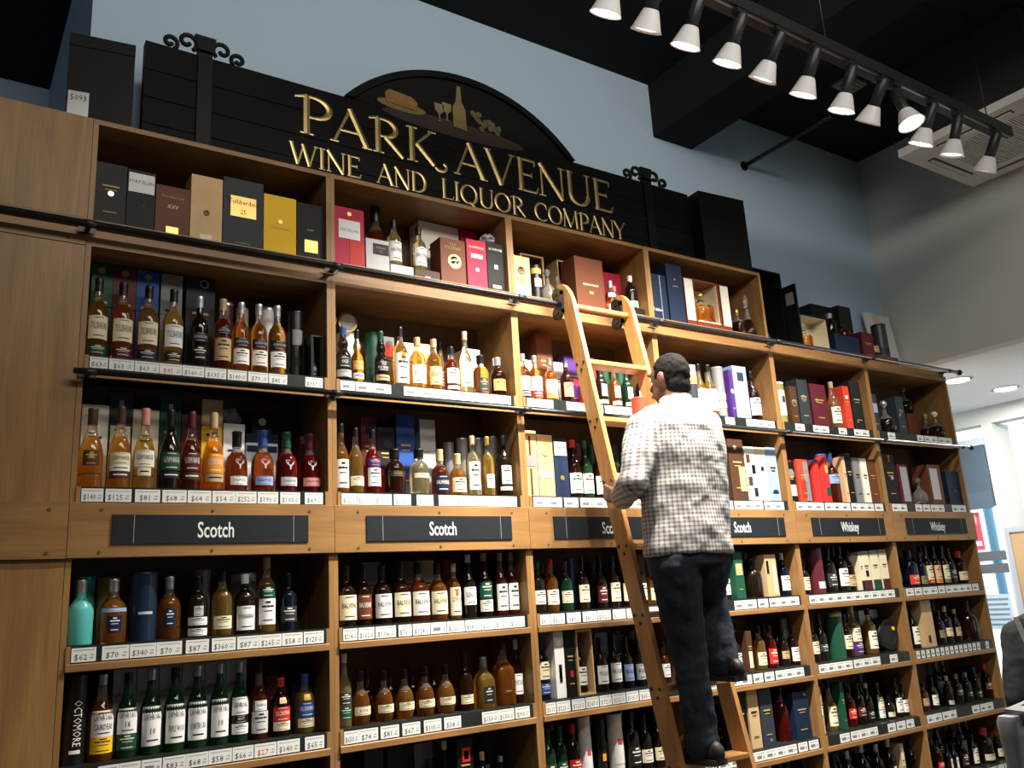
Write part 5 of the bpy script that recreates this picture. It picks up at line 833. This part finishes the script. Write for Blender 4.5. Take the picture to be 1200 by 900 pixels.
# round black case with white top, fifth bay
xc = min(px_X(1042, .09, 1.25), XS[5]-.021-.104); rc = empty('round_case', (xc, .09, ROWZ[5]+.0006)); tag(rc, 'big black round case with yellow emblem, last on the right, fifth bay, fifth shelf', 'case')
M = Matrix.Translation((0, .05, .105)) @ Matrix.Rotation(math.pi/2, 4, 'X')
MB().lathe([(.095, 0), (.10, .01), (.10, .08), (.09, .09)], col('black', .3), 32, M=M).build('drum', rc); MB().lathe([(.07, .0901), (.066, .094), (.066, .0905)], col('charcoal'), 28, M=M).build('ring', rc)
MB().lathe([(.012, .0901), (.012, .0955)], col('yellow'), 16, M=M @ Matrix.Translation((.045, .03, 0))).build('emblem', rc); pbox('foot', rc, -.06, .06, -.035, .045, 0, .012, col('black'))
wcrt = box_item(xc-.10, xc+.09, .17, ROWZ[5]+.0006, .25, .09, 'black', 'black carton with white top standing behind the round case, fifth bay', dict(lid=.36, lidc='white', bare=1, disc=[(.55, .8, .014, 'black')]))
# display bottle inside the black carton, first bay
ob = [o for o in bpy.data.objects if o.get('label', '').startswith('black open display carton')][0]
bottle(ob.location.x-.002, ob.location.y-.005, ROWZ[2]+.0095, .030, .08, 'squat', 'amber', 'black', [(.1, .62, 'charcoal', None, 'silver')], 'small amber bottle inside the black open carton, first bay, second shelf', {})
ob = [o for o in bpy.data.objects if o.get('label', '').startswith('open pine case holding')][0]
bottle(ob.location.x, ob.location.y-.005, ROWZ[5]+.0095, .06, .235, 'tall', 'dark', 'black', [(.14, .48, 'white')], 'dark bottle with white label inside the open pine case, third bay', {})
# black box carrying crumpled wrap and emblem, first bay third shelf, stacked on the white cartons
bx_ = [o for o in bpy.data.objects if o.get('label', '').startswith('white gift box, eighth from left behind, first bay')][0]
zt = ROWZ[3]+.001+max(v.co.z for c in bx_.children for v in c.data.vertices)
box_item(bx_.location.x-.04, bx_.location.x+.045, .20, zt+.0003, .09, .09, 'black', 'small black box with silver emblem stacked on a white carton, first bay', dict(lid=0, bare=1, disc=[(.5, .55, .016, 'silver')]))
def crumple(X, Y, Z, R, lab):
    bm = bmesh.new(); bmesh.ops.create_icosphere(bm, subdivisions=3, radius=R); rnd = random.Random(int(X*1000))
    for v in bm.verts: k = 1+rnd.uniform(-.22, .16); v.co *= k; v.co.z *= .8
    zmin = min(v.co.z for v in bm.verts)
    for v in bm.verts: v.co.z -= zmin
    me = bpy.data.meshes.new('plastic_wrap'); bm.to_mesh(me); bm.free(); me.materials.append(plain('clear_film', (.75, .80, .88), .12, 0, .75, .6))
    o = link('plastic_wrap', me, None, (X, Y, Z)); tag(o, lab, 'plastic wrap'); return o
bx2 = [o for o in bpy.data.objects if o.get('label', '').startswith('white gift box, seventh from left behind, first bay')][0]
zt2 = ROWZ[3]+.001+max(v.co.z for c in bx2.children for v in c.data.vertices); crumple(bx2.location.x, .245, zt2+.0005, .052, 'crumpled clear plastic bag on a white carton, first bay, third shelf')
bx3 = [o for o in bpy.data.objects if o.get('label', '').startswith('black gift box with copper plaque')][0]
zt3 = ROWZ[1]+.001+max(v.co.z for c in bx3.children for v in c.data.vertices); crumple(bx3.location.x-.01, .078, zt3+.0005, .038, 'crumpled clear plastic on the black copper-plaque box, second bay, top cubby')
# ---- on top of everything
def top_box(x0, x1, y0, D, z, H, c, label_, rz=0, **kw): return box_item(x0, x1, y0, z, H, D, c, label_, dict(rz=rz, **kw))
tz = 3.4775
b = top_box(-.075, .16, .045, .30, tz, .385, 'black', 'large black carton with white shipping label, left of the shop sign', rz=math.radians(-8), lid=.14, bare=1, lab=[(.03, .34, .03, .34, 'silver')], txt=[(.185, .27, .028, '5093', 'charcoal', .055), (.185, .14, .012, 'SCOTCH', 'charcoal', .05)][:1], cat='carton', name='carton')
b = top_box(3.37, 3.74, .05, .30, tz, .50, 'black', 'tall black carton right of the shop sign', rz=math.radians(-5), lid=0, bare=1, cat='carton', name='carton')
tz = 3.0345
top_box(3.775, 4.085, .11, .27, tz, .535, 'black', 'tall open black case with crystal decanter on the fifth bookcase', lid=0, open='black', name='display_case', cat='case')
decanter(3.90, .17, tz+.0095, .12, .36, 'clear', 'tall crystal decanter inside the open black case', dict(facet=1, kind='cone'))
dp = pbox('case_door', None, 0, .012, 0, .10, 0, .43, col('black', .3)); dp.location = (4.075, .005, tz+.0005); tag(dp, 'black case door standing open beside the crystal decanter case', 'door'); MB().box(-.002, -.0002, .02, .08, .30, .38, col('grey')).build('door_print', dp)
xa, xb = px_X(939, .04, 3.1), px_X(972, .04, 3.1)
top_box(xa, xb, .03, .13, tz, .245, 'black', 'open black case with cream satin lining and amber decanter', lid=0, open='cream', name='display_case', cat='case')
decanter((xa+xb)/2-.05, .085, tz+.0135, .085, .19, 'amber', 'amber decanter in the cream lined black case', dict(kind='square'))
top_box(px_X(956, .22, 3.2), px_X(985, .22, 3.2), .22, .16, tz, .43, 'black', 'black carton behind the cream lined case, on the fifth bookcase', bare=1, cat='carton', name='carton')
top_box(px_X(985, .22, 3.2)+.006, px_X(1003, .20, 3.2), .20, .18, tz, .45, 'charcoal', 'charcoal carton behind the blue box, on the fifth bookcase', bare=1, cat='carton', name='carton')
xa, xb = px_X(978, .04, 3.1), px_X(1006, .04, 3.1)
bb = top_box(xa, xb, .03, .15, tz, .15, 'navy', 'low blue box with bottles on top, on the fifth bookcase', lid=0, bare=1)
bottle(xa+.09, .11, tz+.1503, .08, .17, 'squat', 'dark', 'silver', None, 'dark bottle with silver top, left on the low blue box', {}); bottle(xa+.22, .11, tz+.1503, .085, .10, 'squat', 'russet', 'black', None, 'small dark amber bottle, right on the low blue box', {})
top_box(px_X(1009, .05, 3.1), px_X(1022, .05, 3.1), .03, .13, tz, .20, 'maroon', 'dark red box right of the low blue box', lid=0)
xa, xb = px_X(1028, .04, 3.05), px_X(1052, .04, 3.05)
top_box(xa, xb, .03, .17, tz, .055, 'chestnut', 'low brown wooden box on the sixth bookcase', lid=0, bare=1, lab=[(.4, .55, .3, .7, 'tan')])
bottle(xa+.06, .10, tz+.0553, .085, .15, 'squat', 'dark', 'black', [(.2, .5, 'tan', None, 'black', 30)], 'dark bottle with round tan label on the low wooden box', {})
tube_item(xa+.17, .10, tz+.0553, .10, .25, 'slate', 'dark slate tube on the low wooden box, sixth bookcase', dict(lidc='black', lab=[(.1, .3, 'slate')]))
pw = pbox('white_panel', None, 0, .32, 0, .012, 0, .53, col('white')); pw.location = (5.335, .31, tz+.002); pw.rotation_euler = (math.radians(-6), 0, 0); tag(pw, 'white display card leaning on the wall above the sixth bookcase', 'card'); MB().box(.10, .16, -.002, -.0003, .42, .52, col('cream')).build('tape', pw)
# ------------------------------------------------------------------ rolling ladder
LY = lambda z: -0.1445-(2.94-z)*0.213
XL, XR = 2.122, 2.502
ld = empty('rolling_ladder', ((XL+XR)/2, LY(0), 0)); tag(ld, 'oak rolling library ladder leaning on the rail with a person climbing it', 'ladder')
lx, ly = (XL+XR)/2, LY(0)
ang = math.atan(.213); cs, sn = math.cos(ang), math.sin(ang)
def rail_profile():
    # (s along, t across; t>0 towards the viewer), rounded nose that bends to the shelves at the top
    L = 3.115/cs; pts = [(0, -.042), (0, .042), (L-.16, .042)]
    for k in range(1, 9):
        a = k/8*math.pi/2; pts.append((L-.16+.16*math.sin(a), .042-.085*(1-math.cos(a))))
    pts += [(L-.03, -.06), (L-.07, -.055), (L-.11, -.042)]
    return [(-t*cs+s*sn, s*cs+t*sn) for s, t in pts]     # (y, z) relative to the foot
def side_rail(x, th=.024):
    P = rail_profile(); n = len(P); mb = MB(); a = mb.add([(x-th/2-lx, y, z) for y, z in P]+[(x+th/2-lx, y, z) for y, z in P])
    z0 = min(z for y, z in P); mb.v = [(u, v, w-z0+.0) for u, v, w in mb.v]
    mb.face([a+i for i in range(n)], OAK_L); mb.face([a+n+i for i in reversed(range(n))], OAK_L)
    for i in range(n): j = (i+1) % n; mb.face((a+j, a+i, a+n+i, a+n+j), OAK_L)
    return mb.build('side_rail', ld)
rails = [side_rail(XL), side_rail(XR)]
TREADS = [.08, .37, .66, .95, 1.24, 1.53, 1.82, 2.11, 2.40, 2.69]
boltm = MB().lathe([(.008, 0), (.007, .003)], plain('bolt_dark', (.04, .02, .012), .5), 10, M=Matrix.Rotation(-math.pi/2, 4, 'Y')).mesh('bolt')
for z in TREADS:
    y = LY(z)-ly
    MB().box(XL+.0125-lx, XR-.0125-lx, y-.046, y+.046, z-.024, z, OAK_LX, bev=.004).build('tread', ld)
    for dy, dz in ((-.025, -.012), (.025, -.012), (.0, -.045)): link('bolt', boltm, rails[0], (XL-.0122-lx, y+dy+dz*.2, z+dz))
zr = 2.985; MB().tube([(XL+.0125-lx, LY(zr)-ly, zr), (XR-.0125-lx, LY(zr)-ly, zr)], .016, OAK_LX, 14).build('top_rung', ld)
BR = plain('bracket_black', (.01, .01, .011), .3)
for x, sd in ((XL, -1), (XR, -1)):
    mb = MB(); M0 = Matrix.Rotation(math.pi/2, 4, 'Y'); xo = x+sd*.0125-lx
    for z, yy, r in ((3.0606, -.07, .032), (2.9654, -.07, .036)):
        M = Matrix.Translation((xo-.016 if sd < 0 else xo, yy-ly, z)) @ M0
        mb.lathe([(r, 0), (r, .015)], BR, 22, M=M); mb.lathe([(r*.3, -.006), (r*.3, .0)], BR, 12, M=M)
    mb.box(xo-.015, xo-.001, -.112-ly, -.084-ly, 2.95, 3.075, BR); mb.box(xo-.015, xo-.001, -.112-ly, -.075-ly, 3.05, 3.07, BR); mb.box(xo-.015, xo-.001, -.112-ly, -.075-ly, 2.955, 2.975, BR)
    mb.build('roller_bracket', ld)
# red tin on a tread
tn = tube_item(2.405, LY(2.40)-.0, 2.4006, .080, .115, 'scarlet', 'short red cylindrical tin standing on a ladder tread beside the climbing person', dict(name='red_tin', cat='tin', rough=.5))
# ------------------------------------------------------------------ people
def capsule(mb, p0, r0, p1, r1, mat, seg=14):
    p0, p1 = Vector(p0), Vector(p1); d = (p1-p0); L = d.length; d.normalize() if L > 1e-6 else None
    if L < 1e-6: d = Vector((0, 0, 1))
    pts, rad = [], []
    for k in range(5): a = math.pi/2*(1-k/4); pts.append(p0-d*r0*math.sin(a)); rad.append(max(1e-4, r0*math.cos(a)))
    for k in range(5): a = math.pi/2*k/4; pts.append(p1+d*r1*math.sin(a)); rad.append(max(1e-4, r1*math.cos(a)))
    mb.tube(pts, rad, mat, seg)
def chain(mb, pr, mat, seg=14):
    for (p0, r0), (p1, r1) in zip(pr, pr[1:]): capsule(mb, p0, r0, p1, r1, mat, seg)
def loft(mb, secs, mat, seg=28, rot=0.0):
    rows = []
    for (cx, cy, cz), rx, ry in secs:
        rows.append(mb.add([(cx+rx*math.cos(a)*math.cos(rot)-ry*math.sin(a)*math.sin(rot), cy+rx*math.cos(a)*math.sin(rot)+ry*math.sin(a)*math.cos(rot), cz) for a in [2*math.pi*k/seg for k in range(seg)]]))
    for a, b in zip(rows, rows[1:]):
        for i in range(seg): j = (i+1) % seg; mb.face((a+i, a+j, b+j, b+i), mat, True)
    mb.face([rows[0]+i for i in reversed(range(seg))], mat); mb.face([rows[-1]+i for i in range(seg)], mat)
def ellipsoid(mb, c, r, mat, M=None, seg=18, n=10):
    prof = [(math.sin(math.pi*k/n), -math.cos(math.pi*k/n)) for k in range(n+1)]; prof[0] = (1e-3, -1); prof[-1] = (1e-3, 1)
    T = Matrix.Translation(c) @ (M if M else Matrix.Identity(4)) @ Matrix.Diagonal((*r, 1)); mb.lathe(prof, mat, seg, M=T)
def remeshed(mb, name, voxel, smooth=4, disp=0.0, dscale=.12):
    o = mb.build(name); r = o.modifiers.new('r', 'REMESH'); r.mode = 'VOXEL'; r.voxel_size = voxel; r.use_smooth_shade = True
    s = o.modifiers.new('s', 'SMOOTH'); s.factor = .5; s.iterations = smooth
    if disp:
        tx = bpy.data.textures.new(name+'_folds', 'CLOUDS'); tx.noise_scale = dscale; tx.noise_depth = 2
        d = o.modifiers.new('d', 'DISPLACE'); d.texture = tx; d.strength = disp; d.mid_level = .5; d.texture_coords = 'LOCAL'
    dg = bpy.context.evaluated_depsgraph_get(); me = bpy.data.meshes.new_from_object(o.evaluated_get(dg)); me.name = name
    mats = [m for m in mb.mats]; old = o.data; o.modifiers.clear(); o.data = me; bpy.data.meshes.remove(old)
    me.materials.clear(); me.materials.append(mats[0])
    for p in me.polygons: p.material_index = 0; p.use_smooth = True
    return o
def gingham():
    m, t, p = new_mat('gingham'); L = t.links.new; tc = t.nodes.new('ShaderNodeTexCoord'); sx = t.nodes.new('ShaderNodeSeparateXYZ'); L(tc.outputs['Object'], sx.inputs[0])
    def mth(op, a, b=None):
        n = t.nodes.new('ShaderNodeMath'); n.operation = op
        for i, v in enumerate((a, b)):
            if v is None: continue
            if isinstance(v, (int, float)): n.inputs[i].default_value = v
            else: L(v, n.inputs[i])
        return n.outputs[0]
    u = mth('MULTIPLY', mth('ARCTAN2', mth('SUBTRACT', sx.outputs[0], 2.24), mth('MULTIPLY', mth('SUBTRACT', sx.outputs[1], -.62), -1.0)), .20); wv = sx.outputs[2]
    s1 = mth('LESS_THAN', mth('FRACT', mth('DIVIDE', u, .0165)), .42); s2 = mth('LESS_THAN', mth('FRACT', mth('DIVIDE', wv, .0165)), .42)
    f = mth('MULTIPLY', mth('ADD', s1, s2), .5)
    mx = t.nodes.new('ShaderNodeMix'); mx.data_type = 'RGBA'; mx.inputs[6].default_value = (.46, .455, .45, 1); mx.inputs[7].default_value = (.13, .112, .11, 1)
    L(f, mx.inputs[0]); L(mx.outputs[2], p.inputs['Base Color']); p.inputs['Roughness'].default_value = .85; return m
SKIN = plain('skin_brown', (.16, .075, .045), .5, noise=.12, nscale=30); HAIR = plain('hair_black', (.008, .007, .007), .85, spec=.12)
def denim():
    m = plain('denim_dark', (.030, .038, .052), .9, noise=.6, nscale=7, spec=.15); return m
def hand(mb, wrist, fwd, side, up, mat, curl=1.0, s=1.0):
    """palm from the wrist along fwd; fingers bend around `up`->side; side = towards the thumb"""
    w = Vector(wrist); f = Vector(fwd).normalized(); sd = Vector(side).normalized(); u = Vector(up).normalized()
    for k in (-1.5, -.5, .5, 1.5): capsule(mb, w+f*.015*s+sd*k*.010*s, .014*s, w+f*.085*s+sd*k*.018*s, .0115*s, mat, 8)
    for k, ln_ in ((-1.5, .050), (-.5, .066), (.5, .074), (1.5, .066)):
        b = w+f*.088*s+sd*k*.0185*s; a1 = .75*curl; a2 = 1.75*curl
        p1 = b+(f*math.cos(a1)+u*math.sin(a1))*ln_*.45*s; p2 = p1+(f*math.cos(a2)+u*math.sin(a2))*ln_*.35*s; p3 = p2+(f*math.cos(a2+.8*curl)+u*math.sin(a2+.8*curl))*ln_*.28*s
        chain(mb, [(b, .0092*s), (p1, .0086*s), (p2, .008*s), (p3, .0066*s)], mat, 8)
    b = w+f*.03*s+sd*.028*s; p1 = b+(f*.45+sd*.75+u*.25)*.038*s; p2 = p1+(f*.75+sd*.25+u*.45)*.032*s
    chain(mb, [(b, .0125*s), (p1, .0105*s), (p2, .008*s)], mat, 8)
def person(label, J, mats, head_yaw=0.0, body_yaw=0.0, hands=None, sleeves=1.0, shirt_z=None, voxel=.006):
    skin, shirt, pants, shoe, hair = mats
    V = {k: Vector(v) for k, v in J.items()}
    # --- body: one continuous figure
    mb = MB(); H = V['head']; Rz = Matrix.Rotation(head_yaw, 4, 'Z')
    def hp(x, y, z): return H+(Rz @ Vector((x, y, z)))
    ellipsoid(mb, H+Vector((0, 0, .02)), (.068, .088, .094), skin, Rz); ellipsoid(mb, hp(0, .022, -.045), (.054, .066, .068), skin, Rz)
    chain(mb, [(hp(0, .080, .015), .010), (hp(0, .100, -.022), .014)], skin, 8)             # nose
    capsule(mb, hp(-.022, .085, -.058), .009, hp(.022, .085, -.058), .009, skin, 8)          # lips
    capsule(mb, hp(-.04, .080, .038), .011, hp(.04, .080, .038), .011, skin, 8)              # brow
    for s_ in (-1, 1): ellipsoid(mb, hp(s_*.071, -.008, .0), (.011, .020, .032), skin, Rz, 10, 6)
    chain(mb, [(hp(0, -.015, -.06), .054), (V['neck'], .058)], skin)
    loft(mb, [((V['hipc'].x, V['hipc'].y, V['hipc'].z-.04), .15, .10), ((V['hipc'].x, V['hipc'].y, V['hipc'].z+.08), .145, .095), ((V['chest'].x, V['chest'].y, V['chest'].z-.12), .145, .095), ((V['chest'].x, V['chest'].y, V['chest'].z+.06), .165, .105), ((V['neck'].x, V['neck'].y, V['neck'].z-.02), .07, .06)], skin, 24, body_yaw)
    for s_ in 'lr':
        chain(mb, [(V[s_+'sh'], .052), (V[s_+'el'], .042), (V[s_+'wr'], .027)], skin); chain(mb, [(V[s_+'hip'], .08), (V[s_+'kn'], .056), (V[s_+'an'], .042), (V[s_+'toe'], .032)], skin); capsule(mb, V['chest']+Vector((0, 0, .08)), .07, V[s_+'sh'], .055, skin)
        if hands: hand(mb, V[s_+'wr'], *hands[s_][:3], skin, hands[s_][3])
        else: hand(mb, V[s_+'wr'], V[s_+'wr']-V[s_+'el'], (0, 1, 0), (1 if s_ == 'l' else -1, 0, 0), skin, .35)
    body = remeshed(mb, 'person', voxel, 3); tag(body, label, 'person')
    for s_ in (-1, 1):
        e = MB(); ellipsoid(e, hp(s_*.029, .077, .012), (.012, .010, .009), plain('eye_white', (.75, .72, .68), .2), Rz, 10, 6); ellipsoid(e, hp(s_*.029, .0855, .012), (.005, .003, .005), plain('iris', (.02, .012, .01), .1), Rz, 8, 5); e.build('eye', body)
    # --- hair: close cap of short curls
    mb = MB(); ellipsoid(mb, H+Vector((0, 0, .03))+(Rz @ Vector((0, -.012, 0))), (.073, .090, .092), hair, Rz, 24, 14); ellipsoid(mb, hp(0, -.045, -.03), (.064, .050, .058), hair, Rz)
    hr = remeshed(mb, 'hair', .006, 2, .010, .02)
    bm = bmesh.new(); bm.from_mesh(hr.data); dl = []
    for v in bm.verts:
        q = Rz.inverted() @ (v.co-H)
        if (q.y > .035 and q.z < .055) or (q.y > -.03 and q.z < -.005+.0 and abs(q.x) > .03 and q.y > -.02): dl.append(v)
    bmesh.ops.delete(bm, geom=dl, context='VERTS'); bm.to_mesh(hr.data); bm.free(); hr.parent = body
    # --- shirt
    mb = MB(); hz = shirt_z if shirt_z else V['hipc'].z+.02; hc = V['hipc']; ch = V['chest']; nk = V['neck']
    lerp = lambda t: hc.lerp(ch, t)
    S_ = [((hc.x, hc.y, hz), .205, .135), ((hc.x, hc.y, hz+.03), .206, .137)]
    for t_ in (.3, .55, .8): q = lerp(t_); S_.append(((q.x, q.y, hz+.03+(ch.z-hz-.03)*t_), .198+.012*t_, .132+.006*t_))
    S_ += [((ch.x, ch.y, ch.z), .212, .14), ((ch.x, ch.y, ch.z+.09), .205, .125), ((nk.x, nk.y-.005, nk.z-.055), .15, .095), ((nk.x, nk.y, nk.z-.015), .085, .075), ((nk.x, nk.y+.004, nk.z+.035), .068, .068)]
    loft(mb, S_, shirt, 32, body_yaw)
    for s_ in 'lr':
        a, e, w_ = V[s_+'sh'], V[s_+'el'], V[s_+'wr']; c_ = e.lerp(w_, .90*sleeves)
        chain(mb, [(ch.lerp(a, .5)+Vector((0, 0, .07)), .085), (a, .078), (a.lerp(e, .5), .070), (e, .062), (e.lerp(w_, .45), .058), (c_, .050)], shirt, 16)
    sh = remeshed(mb, 'shirt', voxel, 6, .022, .10); sh.parent = body
    # --- trousers
    mb = MB(); loft(mb, [((hc.x, hc.y, hc.z-.10), .16, .12), ((hc.x, hc.y, hc.z-.02), .178, .125), ((hc.x, hc.y, hc.z+.10), .165, .115)], pants, 28, body_yaw)
    for s_ in 'lr':
        h_, k_, a_ = V[s_+'hip'], V[s_+'kn'], V[s_+'an']
        chain(mb, [(h_, .105), (h_.lerp(k_, .5), .090), (k_, .072), (k_.lerp(a_, .55), .066), (a_+Vector((0, 0, -.035)), .068)], pants, 16)
    pt = remeshed(mb, 'trousers', voxel, 5, .024, .07); pt.parent = body
    # --- shoes
    for s_ in 'lr':
        a_, t_ = V[s_+'an'], V[s_+'toe']; f = (t_-a_); f.z = 0; f.normalize(); zb = V[s_+'toe'].z-.036
        sdv = Vector((-f.y, f.x, 0)); ctr = Vector((a_.x, a_.y, zb)); M = Matrix(((sdv.x, f.x, 0, ctr.x), (sdv.y, f.y, 0, ctr.y), (0, 0, 1, ctr.z), (0, 0, 0, 1)))
        u = MB()
        for y, wd, h_ in ((-.055, .034, .075), (-.01, .040, .095), (.05, .045, .075), (.11, .048, .055), (.155, .042, .045)): ellipsoid(u, M @ Vector((0, y, .018+h_*.35)), (wd, .05, h_*.62), shoe, Matrix.Rotation(math.atan2(f.y, f.x)-math.pi/2, 4, 'Z'), 14, 8)
        up_ = remeshed(u, 'shoe', .006, 4); up_.parent = body
        outl = [(-.036, -.085), (.036, -.085), (.040, 0), (.047, .08), (.046, .14), (.028, .19), (-.028, .19), (-.046, .14), (-.047, .08), (-.040, 0)]
        sb = MB(); n = len(outl); a0 = sb.add([M @ Vector((x, y, z)) for z in (0, .022) for x, y in outl]); sm = plain('sole_dark', (.03, .028, .026), .7)
        sb.face([a0+i for i in reversed(range(n))], sm); sb.face([a0+n+i for i in range(n)], sm)
        for i in range(n): j = (i+1) % n; sb.face((a0+i, a0+j, a0+n+j, a0+n+i), sm)
        so = sb.build('sole', None); so.parent = up_
    return body
SHOE = plain('shoe_black', (.016, .015, .015), .5)
hw = (2.135, LY(2.05)-.052, 2.03)
man = person('person in checked shirt and dark jeans climbing the wooden ladder, back to viewer',
    dict(head=(2.271, -0.610, 2.505), neck=(2.261, -0.645, 2.385), chest=(2.231, -0.675, 2.190), hipc=(2.191, -0.695, 1.800), lsh=(2.048, -0.655, 2.262), lel=(1.931, -0.695, 2.040), lwr=(2.083, -0.430, 2.005), rsh=(2.426, -0.635, 2.300), rel=(2.521, -0.535, 2.060), rwr=(2.547, -0.405, 2.160),
         lhip=(2.101, -0.690, 1.720), lkn=(2.181, -0.645, 1.370), lan=(2.201, -0.650, 1.055), ltoe=(2.201, -0.505, 0.988), rhip=(2.281, -0.690, 1.720), rkn=(2.395, -0.580, 1.585), ran=(2.371, -0.645, 1.345), rtoe=(2.371, -0.505, 1.278)),
    (SKIN, gingham(), denim(), SHOE, HAIR), head_yaw=.12, body_yaw=-.10,
    hands={'l': ((.0, .85, .35), (-.05, -.35, .93), (1, .1, 0), .38), 'r': ((0, .85, .35), (.05, -.35, .93), (-1, .1, 0), .38)}, shirt_z=1.745)
BLK = plain('cloth_black', (.010, .010, .012), .9, noise=.3, nscale=20)
px_, py_ = 3.905, -1.235
ra_ = math.radians(-62)
def q(x, y, z): return (px_+x*math.cos(ra_)-y*math.sin(ra_), py_+x*math.sin(ra_)+y*math.cos(ra_), z)
wom = person('person in black clothes standing at the right edge, mostly out of frame',
    dict(head=q(0, .03, 1.53), neck=q(0, 0, 1.40), chest=q(0, -.01, 1.22), hipc=q(0, 0, .86), lsh=q(-.155, -.01, 1.31), lel=q(-.20, -.05, 1.06), lwr=q(-.19, .10, .90), rsh=q(.155, -.01, 1.31), rel=q(.20, -.05, 1.06), rwr=q(.19, .10, .90),
         lhip=q(-.09, 0, .80), lkn=q(-.10, .02, .46), lan=q(-.10, -.02, .10), ltoe=q(-.11, .13, .036), rhip=q(.09, 0, .80), rkn=q(.10, .02, .46), ran=q(.10, -.02, .10), rtoe=q(.11, .13, .036)),
    (plain('skin_light', (.45, .27, .19), .5), BLK, plain('trousers_black', (.012, .012, .014), .9), SHOE, HAIR), head_yaw=ra_-.3, body_yaw=ra_, voxel=.008)
# ------------------------------------------------------------------ grey checkout terminal at the right edge
GP = plain('grey_plastic', (.22, .225, .24), .4); ts = empty('terminal_stand', (2.245, -1.845, 0)); tag(ts, 'grey plastic terminal stand with slotted arm and small dark screen at right edge', 'terminal')
mb = MB(); mb.lathe([(.026, 0), (.024, 1.10), (.027, 1.14), (.029, 1.185), (.023, 1.20)], GP, 20, sq=.4); mb.build('post', ts); MB().lathe([(.17, 0), (.17, .015), (.06, .03)], GP, 28).build('base_plate', ts)
vdir = Vector((math.cos(-.35), math.sin(-.35), 0)); ra = math.atan2(vdir.y, vdir.x); M = Matrix.Rotation(ra, 4, 'Z')
mb = MB()
for a in ((.03, .24, -.04, -.02), (.03, .24, .02, .04), (.03, .07, -.02, .02), (.18, .24, -.02, .02)): mb.box(a[0], a[1], a[2], a[3], -.022, .022, GP, M=Matrix.Translation((0, 0, 1.185)) @ M @ Matrix.Rotation(-.22, 4, 'Y'))
mb.build('slotted_arm', ts)
sm_ = M @ Matrix.Translation((.27, .10, 1.36)) @ Matrix.Rotation(math.radians(-18), 4, 'X') @ Matrix.Rotation(.5, 4, 'Z')
MB().box(-.13, .13, -.008, .008, -.09, .09, col('black', .3), M=sm_, bev=.004).build('screen', ts); MB().box(-.132, .132, -.006, .010, -.092, .092, col('steel'), M=sm_).build('screen_bezel', ts)
MB().tube([M @ Vector((.21, .03, 1.215)), M @ Vector((.25, .09, 1.29))], .012, GP, 10).build('screen_neck', ts)
# drop the helper text curve
bpy.data.objects.remove(_to); bpy.data.curves.remove(_tc)
